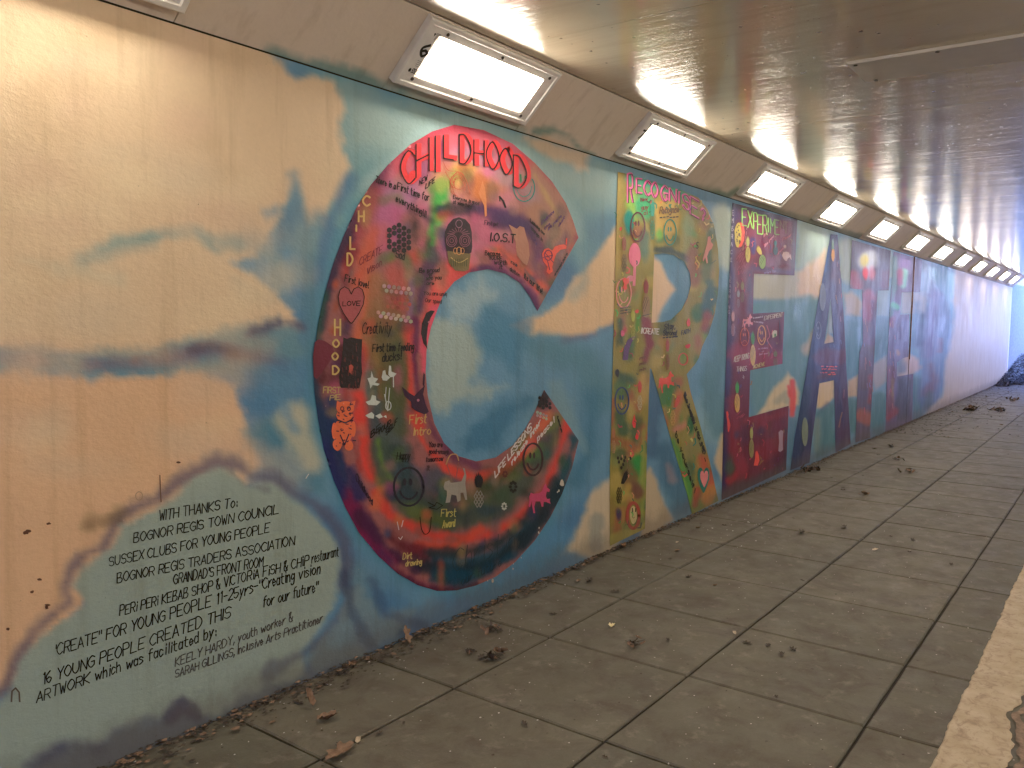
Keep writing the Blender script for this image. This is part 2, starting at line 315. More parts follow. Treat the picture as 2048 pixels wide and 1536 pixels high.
BACK = [
 # sky tones, with lamplight painted in as a pale band on top
 ('p', [(620, 130), (1240, 330), (1240, 520), (620, 520)], 50, (140, 178, 184), .8),
 ('p', [(700, 180), (1240, 350), (1240, 420), (690, 300)], 40, PALE_LIT, .45),
 ('p', [(470, 560), (640, 560), (650, 1000), (560, 1000), (450, 800)], 40, (96, 140, 188), .7),
 ('p', [(560, 850), (700, 1100), (860, 1260), (700, 1330), (640, 1000)], 30, SKYD, .6),
 ('p', [(860, 1180), (1230, 940), (1230, 1080), (870, 1260)], 24, (100, 148, 196), .6),
 *[('e', 450+1350*RNG.rand(), 150+1100*RNG.rand(), 18+40*RNG.rand(), 14+34*RNG.rand(), 24, [(150, 182, 200), (84, 122, 176), (168, 196, 204), (104, 140, 180), (134, 164, 178)][RNG.randint(5)], .45) for _ in range(170)],
 # upper cream cloud, left
 ('p', c1([(-300, -300), (600, -300), (1500, 240), (1600, 360), (1720, 455), (1830, 440), (1935, 490), (1985, 580), (2010, 660), (1985, 750), (2015, 860), (2040, 980), (1985, 1090), (1900, 1330), (1800, 1320), (1770, 1160), (1735, 1080), (1690, 1130), (1640, 1260), (1540, 1370), (1500, 1500), (1300, 1560), (900, 1500), (700, 1560), (600, 1700), (-300, 1700)]), 11, CR, 1),
 ('s', c1([(620, 1500), (700, 1460), (860, 1440)]), 15, 16, (150, 176, 176), .9), ('s', c1([(880, 1420), (1000, 1370), (1140, 1355), (1200, 1400), (1260, 1470)]), 13, 14, (146, 174, 178), .9),
 ('p', [(-100, 440), (200, 505), (330, 480), (430, 500), (520, 560), (590, 620), (605, 660), (560, 690), (450, 690), (250, 720), (-100, 690)], 9, CR, 1),
 ('s', [(500, 480), (540, 510), (575, 550)], 16, 24, (150, 178, 188), .75), ('s', [(590, 350), (596, 430), (615, 520)], 9, 16, (130, 160, 184), .8), ('s', [(640, 440), (620, 540), (625, 640), (620, 720)], 20, 24, (108, 152, 182), .85), ('e', 610, 480, 40, 40, 24, (170, 190, 190), .5), ('s', [(540, 560), (590, 610)], 10, 18, (150, 176, 186), .6),
 ('e', 660, 330, 20, 60, 20, (226, 208, 168), .6), ('s', [(470, 560), (540, 600)], 10, 20, (206, 196, 170), .5),
 ('s', [(700, 360), (660, 440), (640, 560)], 12, 14, SKYD, .6),
 ('s', [(535, 425), (550, 420)], 10, 12, SKY, .7),
 # purple underside of the middle cloud
 ('p', [(-50, 695), (180, 705), (320, 690), (450, 668), (560, 640), (600, 640), (630, 720), (570, 765), (430, 750), (330, 755), (210, 762), (100, 745), (-50, 752)], 16, (122, 158, 178), .95),
 ('s', [(180, 728), (290, 726), (360, 712), (430, 700), (500, 712), (570, 730)], 12, 18, (112, 98, 136), .8), ('s', [(0, 712), (90, 722)], 8, 14, (108, 130, 170), .6), ('s', [(505, 665), (575, 642), (605, 655)], 10, 12, PUR, .8),
 ('s', [(270, 720), (300, 712)], 8, 8, (84, 70, 110), .6), ('s', [(380, 700), (420, 690), (470, 705)], 8, 8, (84, 70, 110), .7),
 ('p', [(470, 735), (640, 700), (640, 860), (580, 840), (500, 800)], 16, (104, 148, 192), .7),
 # lower cream
 ('p', [(-100, 742), (180, 755), (300, 750), (400, 745), (470, 775), (490, 820), (500, 870), (520, 930), (480, 1010), (300, 1060), (100, 1300), (-100, 1500)], 12, (232, 198, 152), 1),
 ('p', [(480, 860), (640, 800), (660, 1000), (560, 960)], 14, (98, 148, 176), .8),
 ('s', [(580, 840), (600, 880), (625, 920)], 28, 18, (204, 204, 176), .85), ('e', 600, 830, 24, 20, 14, (206, 204, 176), .7), ('s', [(560, 800), (590, 860)], 8, 12, SKY, .7),
 *[('e', 560*RNG.rand(), 60+900*RNG.rand(), 30+50*RNG.rand(), 16+30*RNG.rand(), 26, [(240, 222, 180), (214, 190, 148), (226, 200, 166), (222, 206, 176)][RNG.randint(4)], .4) for _ in range(60)],
 ('s', [(170, 520), (230, 490), (300, 478)], 14, 18, (160, 180, 176), .6), ('s', [(400, 470), (470, 490)], 12, 18, (158, 178, 178), .6), ('s', [(40, 520), (140, 540), (240, 560)], 10, 18, (216, 208, 178), .5),
 # the credits cloud: dusky rim, grey green inside
 ('s', cc([(-60, 1240), (60, 1080), (110, 970), (180, 860), (270, 790), (340, 735), (310, 660), (345, 570), (420, 500), (500, 470), (560, 350), (650, 280), (760, 240), (850, 165), (950, 100), (1050, 65), (1150, 75), (1210, 125), (1330, 135), (1410, 200), (1520, 260), (1600, 340), (1660, 430), (1675, 540), (1660, 650), (1690, 720), (1650, 800), (1570, 900), (1520, 960)]), 12, 14, (106, 104, 134), .75),
 ('s', cc([(420, 370), (500, 350), (580, 310)]), 14, 12, (128, 112, 80), .6),
 ('p', cc([(-60, 1290), (60, 1120), (130, 990), (200, 890), (290, 820), (400, 745), (350, 660), (385, 590), (450, 520), (540, 480), (590, 370), (680, 315), (790, 260), (880, 190), (970, 130), (1060, 95), (1150, 110), (1200, 160), (1310, 165), (1390, 230), (1490, 290), (1570, 370), (1620, 450), (1640, 540), (1620, 650), (1650, 720), (1600, 800), (1530, 900), (1470, 980), (1500, 1100), (1100, 1280), (300, 1700), (-60, 1700)]), 9, SAGE, 1),
 ('s', cc([(1120, 110), (1180, 170), (1290, 190)]), 5, 7, (98, 92, 120), .4),
 ('p', cc([(-80, 1700), (160, 1500), (280, 1400), (420, 1440), (560, 1360), (640, 1340), (700, 1310), (800, 1290), (830, 1250), (880, 1210), (930, 1260), (1060, 1280), (1200, 1200), (1400, 1120), (1480, 1020), (1560, 940), (1760, 960), (1900, 1700)]), 12, (118, 128, 146), .8),
 ('s', cc([(820, 1290), (880, 1240), (960, 1290)]), 14, 10, (90, 88, 118), .7), ('s', cc([(150, 1530), (300, 1430), (480, 1440)]), 14, 14, (92, 92, 124), .6), ('s', cc([(-40, 1200), (30, 1150)]), 14, 12, (92, 88, 122), .5),
 ('s', cc([(1300, 1080), (1500, 960), (1640, 880)]), 12, 10, (92, 96, 130), .55),
 ('p', [(600, 1320), (670, 1240), (690, 1180), (720, 1180), (760, 1230), (830, 1220), (800, 1270), (640, 1350)], 12, (150, 168, 170), .65),
 ('s', [(690, 1150), (700, 1220), (740, 1290)], 8, 9, (78, 92, 130), .6), ('s', [(745, 1160), (770, 1230), (850, 1250)], 7, 9, (78, 98, 140), .5),
 # light haze round the big C
 ('s', C_OUT[:12], 14, 14, (176, 204, 208), .7),
 ('s', C_OUT[12:36], 12, 14, (104, 158, 190), .7),
 # clouds between the C and the R
 ('p', [(1050, 275), (1180, 300), (1175, 340), (1150, 340), (1125, 325), (1080, 300)], 9, CRS, .75),
 ('p', [(1250, 430), (1215, 470), (1195, 500), (1170, 540), (1150, 560), (1130, 600), (1100, 628), (1020, 648), (1060, 668), (1100, 665), (1140, 672), (1190, 668), (1250, 640)], 8, (232, 204, 156), 1),
 ('s', [(1130, 680), (1180, 672), (1230, 650)], 7, 9, (120, 96, 130), .45), ('s', [(1160, 500), (1170, 560), (1150, 590)], 8, 12, (150, 180, 190), .5),
 ('p', [(870, 640), (930, 650), (960, 700), (940, 760), (1010, 770), (980, 800), (900, 800), (880, 840), (850, 800), (845, 700)], 14, (182, 196, 188), .85),
 ('p', [(900, 600), (960, 560), (1000, 590), (950, 640), (900, 650)], 14, (190, 206, 206), .6),
 ('p', [(960, 600), (1060, 640), (1040, 760), (960, 690)], 16, (88, 142, 182), .8), ('p', [(920, 880), (1000, 800), (1060, 800), (1000, 900), (930, 910)], 14, (76, 128, 168), .8),
 ('s', [(1080, 700), (1170, 720), (1210, 800)], 26, 24, (104, 148, 172), .8), ('s', [(1185, 800), (1180, 900), (1150, 960)], 18, 20, (84, 134, 170), .8),
 ('s', [(1110, 770), (1130, 830), (1170, 900)], 10, 12, (150, 176, 180), .4),
 ('p', [(1120, 1110), (1165, 1040), (1180, 990), (1200, 960), (1230, 950), (1230, 1110)], 11, (214, 200, 166), 1), ('s', [(1195, 1040), (1190, 1090)], 10, 10, (120, 140, 150), .5),
 ('s', [(960, 1200), (1060, 1150), (1120, 1100)], 16, 16, (100, 150, 184), .7),
 # inside the R
 ('p', [(1290, 500), (1322, 530), (1335, 560), (1350, 580), (1335, 600), (1320, 620), (1305, 660), (1290, 660)], 6, (226, 200, 160), 1), ('s', [(1350, 520), (1372, 580), (1340, 640)], 14, 10, (104, 148, 186), .9),
 ('s', [(1302, 760), (1310, 900)], 20, 12, (86, 120, 160), .9), ('s', [(1330, 900), (1360, 1010)], 22, 12, (84, 124, 158), .8),
 ('p', [(1285, 1080), (1285, 950), (1300, 935), (1315, 970), (1330, 1010), (1345, 1040)], 7, (204, 188, 152), 1), ('s', [(1335, 930), (1345, 960)], 6, 8, (170, 150, 150), .6),
 # between the R and the E, round the E; pale tops have lamplight painted in
 ('s', [(1445, 430), (1450, 520)], 18, 12, (196, 208, 194), .9), ('s', [(1450, 600), (1450, 700), (1420, 760), (1440, 850)], 20, 14, (108, 150, 172), .9),
 ('p', [(1428, 925), (1446, 870), (1450, 870), (1450, 980), (1436, 940)], 5, (216, 196, 150), .95),
 ('p', [(1500, 540), (1600, 540), (1640, 560), (1640, 605), (1580, 600), (1500, 600)], 7, (196, 194, 172), .95), ('p', [(1590, 440), (1660, 460), (1660, 530), (1590, 540)], 10, (178, 196, 184), .9),
 ('p', [(1598, 545), (1625, 525), (1650, 500), (1660, 600), (1612, 605), (1595, 585)], 8, (222, 196, 156), .95),
 ('p', [(1500, 606), (1560, 600), (1620, 592), (1650, 600), (1640, 720), (1500, 720)], 8, (108, 152, 166), .95),
 ('p', [(1500, 720), (1600, 700), (1620, 760), (1590, 810), (1500, 840)], 10, (116, 158, 172), .95),
 ('p', c7([(380, 640), (470, 520), (560, 360), (640, 300), (700, 210), (760, 260), (800, 420), (800, 520), (700, 560)]), 5, (222, 206, 158), 1), ('s', c7([(600, 500), (680, 420), (690, 500)]), 8, 6, (110, 140, 140), .4),
 ('s', c7([(740, 300), (750, 460), (738, 620)]), 6, 3, (226, 84, 46), .95), ('s', c7([(705, 350), (722, 440)]), 4, 3, (226, 84, 46), .9), ('s', c6([(800, 1400), (850, 1300), (870, 1250)]), 8, 7, (210, 186, 150), .7),
 ('s', c7([(740, 700), (700, 1000)]), 12, 8, (100, 140, 172), .8),
 # inside the A
 ('p', c6([(950, 1360), (990, 1260), (1040, 1290), (1050, 1350)]), 3, (216, 190, 156), .9), ('p', c6([(1000, 1000), (1020, 960), (1040, 1260), (985, 1260)]), 3, (170, 184, 190), .9),
 ('p', c7([(985, 300), (1140, 280), (1145, 460), (1080, 510), (1020, 560), (975, 560)]), 4, (226, 204, 150), 1), ('s', c7([(1020, 580), (1080, 520)]), 4, 5, (130, 104, 130), .6), ('p', c7([(960, 600), (1140, 500), (1160, 960), (930, 1080)]), 6, (94, 138, 150), .9), ('s', c7([(985, 680), (975, 950)]), 8, 7, (142, 158, 148), .7),
 # A to T, T to E; pale tops again hold painted lamplight
 ('s', c8([(40, 200), (60, 400)]), 16, 10, (184, 198, 180), .9), ('p', c8([(20, 540), (90, 520), (160, 600), (150, 700), (40, 690)]), 6, (198, 182, 158), .9), ('s', c8([(90, 780), (80, 1100)]), 14, 8, (98, 146, 170), .95),
 ('p', c8([(60, 1180), (130, 1140), (125, 1290), (60, 1290)]), 4, (206, 182, 140), 1), ('s', c8([(90, 1350), (90, 1530)]), 12, 6, (96, 138, 150), .95),
 ('s', c8([(370, 240), (372, 400)]), 5, 4, (176, 198, 200), .9), ('p', c8([(275, 515), (360, 515), (355, 700), (270, 700)]), 4, (160, 182, 198), .9), ('s', c8([(300, 760), (300, 960)]), 14, 7, (112, 150, 184), .9),
 ('p', c8([(245, 1060), (345, 990), (340, 1180), (260, 1250), (240, 1200)]), 5, (176, 168, 170), .95), ('s', c8([(285, 1300), (275, 1520)]), 14, 6, (92, 136, 150), .95),
 # round the last letters
 ('p', c8([(450, 525), (640, 520), (640, 600), (620, 690), (440, 690)]), 3, (178, 178, 196), .95), ('s', c8([(650, 330), (650, 520)]), 14, 10, (150, 170, 215), .9), ('s', c8([(560, 620), (560, 900)]), 10, 8, (112, 146, 196), .9),
 ('p', c8([(415, 1010), (500, 980), (560, 1000), (600, 1080), (540, 1125), (415, 1145)]), 4, (206, 176, 160), .95), ('s', c8([(440, 1020), (450, 1090)]), 8, 5, (88, 116, 150), .8),
 ('s', c8([(560, 1180), (560, 1480)]), 12, 8, (90, 128, 144), .9), ('s', c8([(590, 290), (600, 330)]), 12, 8, (128, 126, 160), .7),
 # faded purple tree-like shape at the end of the mural
 ('p', c8([(670, 440), (700, 480), (760, 540), (820, 700), (825, 860), (790, 980), (760, 1090), (760, 1220), (700, 1380), (620, 1390), (570, 1300), (590, 1120), (560, 900), (600, 700), (640, 560)]), 6, (104, 112, 168), .75),
 ('s', c8([(690, 560), (670, 800), (650, 1000)]), 11, 8, (112, 88, 148), .8), ('s', c8([(660, 1060), (690, 1180), (640, 1260)]), 9, 7, (118, 66, 88), .8), ('s', c8([(735, 870), (730, 960)]), 3, 3, (150, 84, 110), .7), ('s', c8([(790, 740), (760, 1180)]), 5, 5, (84, 120, 170), .8), ('s', c8([(655, 1280), (650, 1370)]), 7, 5, (80, 96, 90), .8),
 ('s', c8([(600, 700), (580, 900)]), 5, 5, (76, 92, 140), .8),
 # bare cream wall beyond the mural
 ('p', c8([(830, 300), (835, 700), (815, 860), (795, 980), (770, 1100), (765, 1200), (740, 1300), (590, 1460), (1400, 1500), (1400, 300)]), 4, (206, 190, 170), 1),
]
def wall_points(xs, zs):
    X, Z, Fc = grid_data(xs, zs); P = np.stack([np.maximum(X, .85), np.full(X.shape, WY), Z], 1)
    return X, Z, Fc, to_px(P)
xs = np.concatenate([np.arange(X0, .6, .3), np.arange(.6, 4.2, .011), np.arange(4.2, 8, .016), np.arange(8, 13.5, .03), np.arange(13.5, X1, .3), [X1]])
zs = np.linspace(-.02, WZ, 186)
X, Z, Fc, PX = wall_points(xs, zs)
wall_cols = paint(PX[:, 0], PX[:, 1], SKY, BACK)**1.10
wall = empty('wall_mural', (0, 0, 0), label='long underpass wall painted with clouds and big coloured letters under the lamps', category='mural wall')
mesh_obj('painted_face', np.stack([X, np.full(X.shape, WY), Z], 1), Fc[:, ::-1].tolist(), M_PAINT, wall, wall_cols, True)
v, f = box_data(X0, X1, WY+.012, WY+.34, -.3, CZ+.35); mesh_obj('concrete_core', v, f, M_DARK, wall)
# sloped panels between wall top and ceiling (joined edge to edge with a dark gap)
def haunch_panel(xa, xb, painted):
    nx = max(2, int((xb-xa)/.02)) if painted else 2; nv = 18 if painted else 2
    us = np.linspace(xa, xb, nx); vs = np.linspace(0, 1, nv)
    U, V, Fq = grid_data(us, vs); y = WY-.004+(CY-WY)*V; z = WZ+.006+(CZ-WZ-.012)*V
    P = np.stack([U, y, z], 1)
    if painted:
        px = to_px(np.stack([np.maximum(U, .85), y, z], 1)); cols = paint(px[:, 0], px[:, 1], (226, 212, 192), HAUNCH_OPS)
    else: cols = np.tile(lin((226, 212, 192)), (len(P), 1))
    k = len(P); rim = [(xa, y_, z_) for y_, z_ in ((WY-.004, WZ+.006), (CY, CZ-.006))]
    V2 = np.vstack([P, P+np.array([0, .03, .03])]); Fq = Fq[:, ::-1].tolist()
    # edge faces, so each panel is a real slab
    idx = lambda i, j: i*nv+j
    for i in range(nx-1):
        for j, s in ((0, 1), (nv-1, -1)):
            a, b = idx(i, j), idx(i+1, j); Fq.append((a, b, b+k, a+k)[::s])
    for j in range(nv-1):
        for i, s in ((0, -1), (nx-1, 1)):
            a, b = idx(i, j), idx(i, j+1); Fq.append((a, b, b+k, a+k)[::s])
    return mesh_obj('sloped_panel', V2, Fq, M_PAINT, wall, np.vstack([cols, cols]))
HAUNCH_OPS = [
 ('s', [(545, 112), (600, 128), (700, 150), (800, 185)], 15, 12, (120, 158, 160), .85), ('s', [(820, 190), (900, 215), (1040, 262)], 10, 9, (160, 178, 166), .7),
 ('s', [(1070, 262), (1110, 262), (1140, 275), (1160, 298), (1185, 312)], 6, 7, (126, 158, 150), .85), ('s', [(1090, 280), (1130, 290)], 7, 6, CRS, .6),
 ('s', [(1230, 325), (1370, 368), (1430, 388)], 9, 8, (134, 150, 132), .7), ('s', [(1420, 385), (1455, 392), (1475, 378)], 4, 5, (112, 140, 120), .8),
 ('s', [(1500, 408), (1600, 438), (1700, 470), (1800, 500)], 6, 5, (128, 140, 122), .7), ('s', [(1700, 468), (1860, 515)], 4, 4, (118, 132, 118), .5)]
LAMP_X = [3.322+2.068*k for k in range(-5, 12)]
LL = 1.03
edges = [X0]+sum([[x-LL/2, x+LL/2] for x in LAMP_X], [])+[X1]
for a, b in zip(edges[:-1], edges[1:]):
    if b-a > .05: haunch_panel(a+.002, b-.002, a > .2 and b < 12)
# rusty drain strip hiding the expansion joint
pr = on_wall([(1828, 517), (1814, 752), (1812, 838)])
v, f = box_data(pr[0, 0]-.013, pr[0, 0]+.013, WY-.014, WY-.0005, 1.02, WZ-.01); mesh_obj('rusty_joint_strip', v, f, M_RUST, wall)
v, f = box_data(pr[0, 0]-.008, pr[0, 0]+.008, WY-.004, WY-.0005, .02, 1.015); mesh_obj('joint_crack', v, f, M_DARK, wall)

# ------------------------------------------------------------------ the letters, each its own coat of paint 3 mm proud
def letter(label, outer, holes, step, base, ops, off=.003):
    o = on_wall(outer)[:, [0, 2]]; hs = [on_wall(h)[:, [0, 2]] for h in holes]
    def dens(P):
        r = []
        for i in range(len(P)):
            a, b = P[i], P[(i+1) % len(P)]; n = max(1, int(np.hypot(*(b-a))/step))
            r += [a+(b-a)*t/n for t in range(n)]
        return r
    loops = [dens(o)]+[dens(h) for h in hs]; pts = []; edg = []; fcs = []
    for L in loops:
        s = len(pts); pts += L; fcs.append(list(range(s, len(pts))))
        edg += [(s+i, s+(i+1) % len(L)) for i in range(len(L))]
    lo, hi = o.min(0), o.max(0)
    gx, gz = np.meshgrid(np.arange(lo[0], hi[0], step), np.arange(lo[1], hi[1], step*.9), indexing='ij')
    gx = (gx+(np.arange(gx.shape[1]) % 2)*step*.5+.0003).ravel(); gz = gz.ravel()+.0002
    k = inside(gx, gz, o)
    for h in hs: k &= ~inside(gx, gz, h)
    for L in loops: k &= dist_poly(gx, gz, np.array(L), True) > step*.45
    pts = [Vector(p) for p in pts]+[Vector(p) for p in zip(gx[k], gz[k])]
    V, _, T, _, _, _ = delaunay_2d_cdt(pts, edg, [], 0, 1e-6)
    V = np.array([tuple(p) for p in V]); T = np.array([t for t in T if len(t) == 3])
    c = V[T].mean(1); keep = inside(c[:, 0], c[:, 1], o)
    for h in hs: keep &= ~inside(c[:, 0], c[:, 1], h)
    T = T[keep]
    a, b, d = V[T[:, 0]], V[T[:, 1]], V[T[:, 2]]; cr = (b[:, 0]-a[:, 0])*(d[:, 1]-a[:, 1])-(b[:, 1]-a[:, 1])*(d[:, 0]-a[:, 0])
    T[cr < 0] = T[cr < 0][:, ::-1]                     # face the footway (-y)
    P = np.stack([V[:, 0], np.full(len(V), WY-off), V[:, 1]], 1); px = to_px(P)
    return mesh_obj('painted_letter', P, T.tolist(), M_PAINT, wall, paint(px[:, 0], px[:, 1], base, ops)**1.24*.93, True, label=label)

PK, ORG, YL, GRN, TL, BL, VI, MG = (222, 120, 160), (235, 104, 52), (226, 200, 96), (128, 196, 66), (40, 118, 118), (40, 84, 142), (104, 58, 130), (146, 40, 96)
C_OPS = [
 ('e', 900, 330, 160, 90, 40, (226, 150, 176), .8), ('s', C_OUT[0:12], 9, 9, (196, 74, 100), .9), ('s', C_OUT[3:9], 8, 8, (214, 92, 130), .6),
 ('s', [(760, 370), (715, 440), (690, 520)], 18, 16, (182, 76, 90), .8),
 ('s', C_OUT[10:14], 12, 12, (120, 50, 100), .9), ('s', C_OUT[13:17], 17, 12, (70, 44, 96), .95), ('s', C_OUT[15:19], 14, 10, (36, 98, 92), .95), ('s', C_OUT[17:22], 15, 12, (34, 70, 108), .95),
 ('s', C_OUT[20:24], 26, 16, (40, 72, 124), .9), ('s', [(655, 900), (680, 980), (720, 1060), (780, 1120)], 20, 14, (52, 60, 130), .9), ('s', C_OUT[23:29], 14, 12, (134, 40, 104), .9), ('s', [(700, 990), (730, 1060), (790, 1120)], 14, 12, (150, 40, 100), .8),
 ('s', C_OUT[26:31], 9, 7, (96, 44, 80), .9),
 # top of the arc
 ('e', 965, 300, 80, 26, 18, (206, 168, 196), .7), ('e', 890, 390, 40, 30, 18, (226, 196, 150), .8), ('e', 910, 350, 40, 30, 18, (240, 202, 96), .8), ('e', 935, 345, 22, 14, 10, (242, 190, 70), .8),
 ('e', 1000, 345, 34, 20, 12, (232, 150, 182), .8), ('e', 975, 385, 45, 22, 14, (226, 158, 74), .85), ('s', [(960, 360), (966, 400), (972, 430)], 10, 7, (220, 146, 60), .7),
 ('s', [(1015, 350), (1060, 370), (1090, 420)], 22, 14, (196, 166, 170), .85), ('s', [(1065, 340), (1110, 400), (1140, 460)], 20, 12, (204, 160, 134), .9), ('s', [(1070, 350), (1120, 440)], 4, 5, (220, 190, 120), .7), ('e', 1010, 400, 22, 18, 12, (214, 150, 170), .8),
 ('s', [(1075, 430), (1120, 470), (1130, 500)], 22, 14, (198, 154, 120), .9), ('e', 820, 340, 40, 26, 16, (220, 140, 170), .8),
 ('s', [(800, 330), (850, 290), (910, 275), (980, 285), (1050, 320)], 20, 14, (222, 96, 104), .6), ('e', 880, 420, 50, 40, 20, (214, 148, 186), .6),
 ('s', [(880, 375), (876, 420), (872, 460), (860, 500)], 13, 10, (116, 206, 70), .95), ('s', [(905, 350), (880, 372)], 10, 8, (196, 206, 90), .8), ('e', 800, 390, 36, 26, 14, (196, 150, 196), .7), ('e', 790, 400, 14, 10, 10, (134, 150, 90), .7),
 ('s', [(780, 430), (770, 480)], 26, 18, (206, 116, 168), .85), ('e', 830, 450, 12, 34, 10, (40, 30, 44), .85), ('s', [(840, 428), (860, 440)], 8, 8, (70, 60, 80), .7),
 ('e', 900, 420, 40, 10, 8, (60, 44, 60), .85), ('s', [(955, 420), (990, 430), (1040, 445)], 12, 10, (92, 52, 126), .9), ('s', [(945, 420), (955, 470)], 9, 8, (60, 40, 80), .8), ('s', [(1055, 450), (1075, 490)], 7, 7, (104, 64, 120), .7),
 ('s', [(970, 470), (1000, 478), (1030, 490)], 18, 12, (206, 130, 140), .8), ('s', [(980, 495), (1020, 520), (1055, 550), (1090, 585)], 13, 9, (240, 122, 76), .9), ('s', [(955, 480), (990, 500)], 5, 5, (130, 140, 110), .7), ('s', [(1000, 500), (1060, 560)], 3, 4, (150, 110, 96), .6),
 ('s', [(990, 525), (1040, 560), (1070, 600)], 9, 8, (176, 100, 150), .8), ('s', [(1050, 540), (1090, 590)], 3, 4, (96, 110, 112), .8), ('s', C_IN[-7:], 8, 7, (104, 44, 118), .95),
 ('s', [(1080, 500), (1100, 550)], 10, 10, (160, 90, 110), .8), ('s', [(1140, 500), (1090, 600)], 6, 6, (140, 90, 100), .7),
 # left limb
 ('s', [(760, 470), (730, 520), (715, 570)], 20, 14, (224, 120, 66), .85), ('e', 730, 400, 22, 30, 14, (186, 116, 90), .7), ('s', [(705, 500), (690, 560), (690, 640)], 10, 9, (150, 50, 66), .8), ('s', [(740, 560), (735, 640), (720, 700)], 22, 14, (222, 128, 64), .9),
 ('s', [(690, 650), (690, 740)], 12, 10, (90, 60, 90), .8), ('e', 672, 570, 7, 9, 6, (206, 110, 60), .9), ('e', 672, 615, 8, 14, 7, (180, 100, 60), .8), ('e', 668, 660, 9, 12, 7, (196, 104, 50), .8),
 ('e', 830, 510, 14, 16, 10, (206, 96, 54), .8), ('s', [(812, 520), (815, 580), (830, 620)], 10, 9, (110, 140, 86), .7), ('e', 780, 515, 10, 10, 8, (124, 150, 70), .8), ('s', [(790, 550), (795, 600)], 24, 14, (206, 110, 92), .85), ('s', [(750, 640), (760, 600)], 10, 8, (150, 130, 90), .5),
 ('s', [(870, 500), (850, 560), (838, 620)], 12, 9, (96, 60, 110), .85), ('s', [(905, 480), (960, 470)], 36, 12, (212, 130, 160), .8), ('s', [(860, 480), (850, 500)], 9, 8, (60, 50, 60), .8),
 ('s', [(930, 520), (900, 550), (870, 600), (860, 640)], 19, 10, (238, 110, 92), .95), ('s', [(870, 620), (850, 680), (848, 740)], 11, 8, (236, 110, 130), .95),
 ('s', [(825, 560), (820, 640), (816, 700)], 6, 5, (170, 130, 180), .6), ('s', [(830, 640), (828, 720), (838, 800)], 8, 6, (124, 44, 104), .95), ('s', [(812, 660), (814, 720), (822, 790), (842, 850)], 11, 8, (226, 92, 60), .95),
 ('s', [(765, 640), (770, 700), (780, 760)], 36, 14, (150, 132, 74), .85), ('s', [(725, 700), (720, 760), (725, 820), (735, 900)], 11, 9, (200, 84, 60), .7),
 ('s', [(755, 700), (760, 720)], 12, 10, (190, 150, 60), .6), ('s', [(765, 790), (775, 850), (790, 920)], 32, 16, (96, 116, 116), .9), ('s', [(740, 750), (735, 800)], 12, 8, (100, 140, 130), .6), ('s', [(765, 745), (764, 790)], 8, 7, (196, 110, 66), .7),
 ('s', [(718, 790), (722, 860), (735, 930), (745, 950)], 15, 9, (236, 90, 50), .95), ('s', [(680, 700), (670, 760)], 16, 10, (112, 40, 66), .8), ('s', [(650, 700), (645, 760)], 10, 8, (110, 40, 60), .9),
 ('s', [(665, 800), (670, 880), (690, 950)], 10, 8, (50, 76, 130), .9), ('s', [(700, 940), (720, 990)], 12, 10, (60, 64, 128), .9),
 # the bottom curve
 ('s', [(760, 900), (780, 960), (830, 1020), (900, 1040), (980, 1020), (1050, 960), (1100, 870)], 26, 14, (92, 110, 96), .9), ('s', [(755, 880), (765, 930), (790, 970)], 5, 6, (130, 160, 60), .85), ('e', 870, 960, 45, 30, 18, (84, 104, 124), .8), ('e', 815, 940, 26, 20, 14, (84, 106, 134), .8), ('e', 830, 1020, 22, 14, 10, (124, 140, 60), .7), ('e', 870, 1040, 30, 16, 12, (110, 124, 56), .8),
 ('e', 1020, 950, 20, 20, 12, (120, 134, 64), .8), ('e', 1055, 900, 26, 30, 16, (112, 146, 66), .85), ('s', [(1085, 860), (1115, 840)], 10, 8, (140, 150, 80), .8), ('e', 1000, 990, 30, 20, 14, (88, 110, 80), .8), ('e', 975, 960, 20, 20, 14, (80, 90, 84), .8),
 ('s', [(752, 985), (780, 1030), (830, 1058), (900, 1078), (960, 1075), (1030, 1045), (1090, 980), (1120, 900), (1136, 850)], 8, 8, (228, 92, 56), .95), ('s', [(835, 1090), (900, 1095), (960, 1060)], 9, 8, (226, 102, 56), .85), ('s', [(760, 980), (750, 1010)], 9, 8, (222, 130, 70), .8),
 ('s', [(820, 830), (850, 890), (890, 935), (950, 958), (1010, 945), (1060, 890), (1090, 840)], 8, 7, (234, 96, 56), .95), ('s', [(845, 800), (870, 870), (910, 915), (950, 930)], 8, 7, (122, 60, 112), .8), ('s', [(1060, 880), (1100, 830)], 5, 6, (222, 150, 90), .6),
 ('s', [(1080, 800), (1090, 790)], 10, 8, (60, 50, 56), .9), ('s', [(780, 1075), (810, 1095), (850, 1110)], 16, 10, (122, 44, 70), .9), ('e', 775, 1070, 10, 14, 8, (40, 104, 150), .9),
 ('s', [(880, 1130), (940, 1130), (1000, 1110), (1060, 1060)], 22, 12, (44, 104, 128), .9), ('s', [(1010, 1110), (1050, 1080), (1090, 1030)], 13, 12, (40, 74, 74), .85), ('s', [(1110, 1000), (1135, 930), (1148, 880)], 12, 9, (44, 104, 124), .95), ('e', 1125, 920, 10, 20, 8, (40, 110, 84), .8),
 ('s', [(860, 1160), (920, 1165), (980, 1145)], 8, 8, (60, 96, 124), .8), ('s', [(830, 1120), (880, 1140)], 10, 8, (96, 50, 76), .6),
]
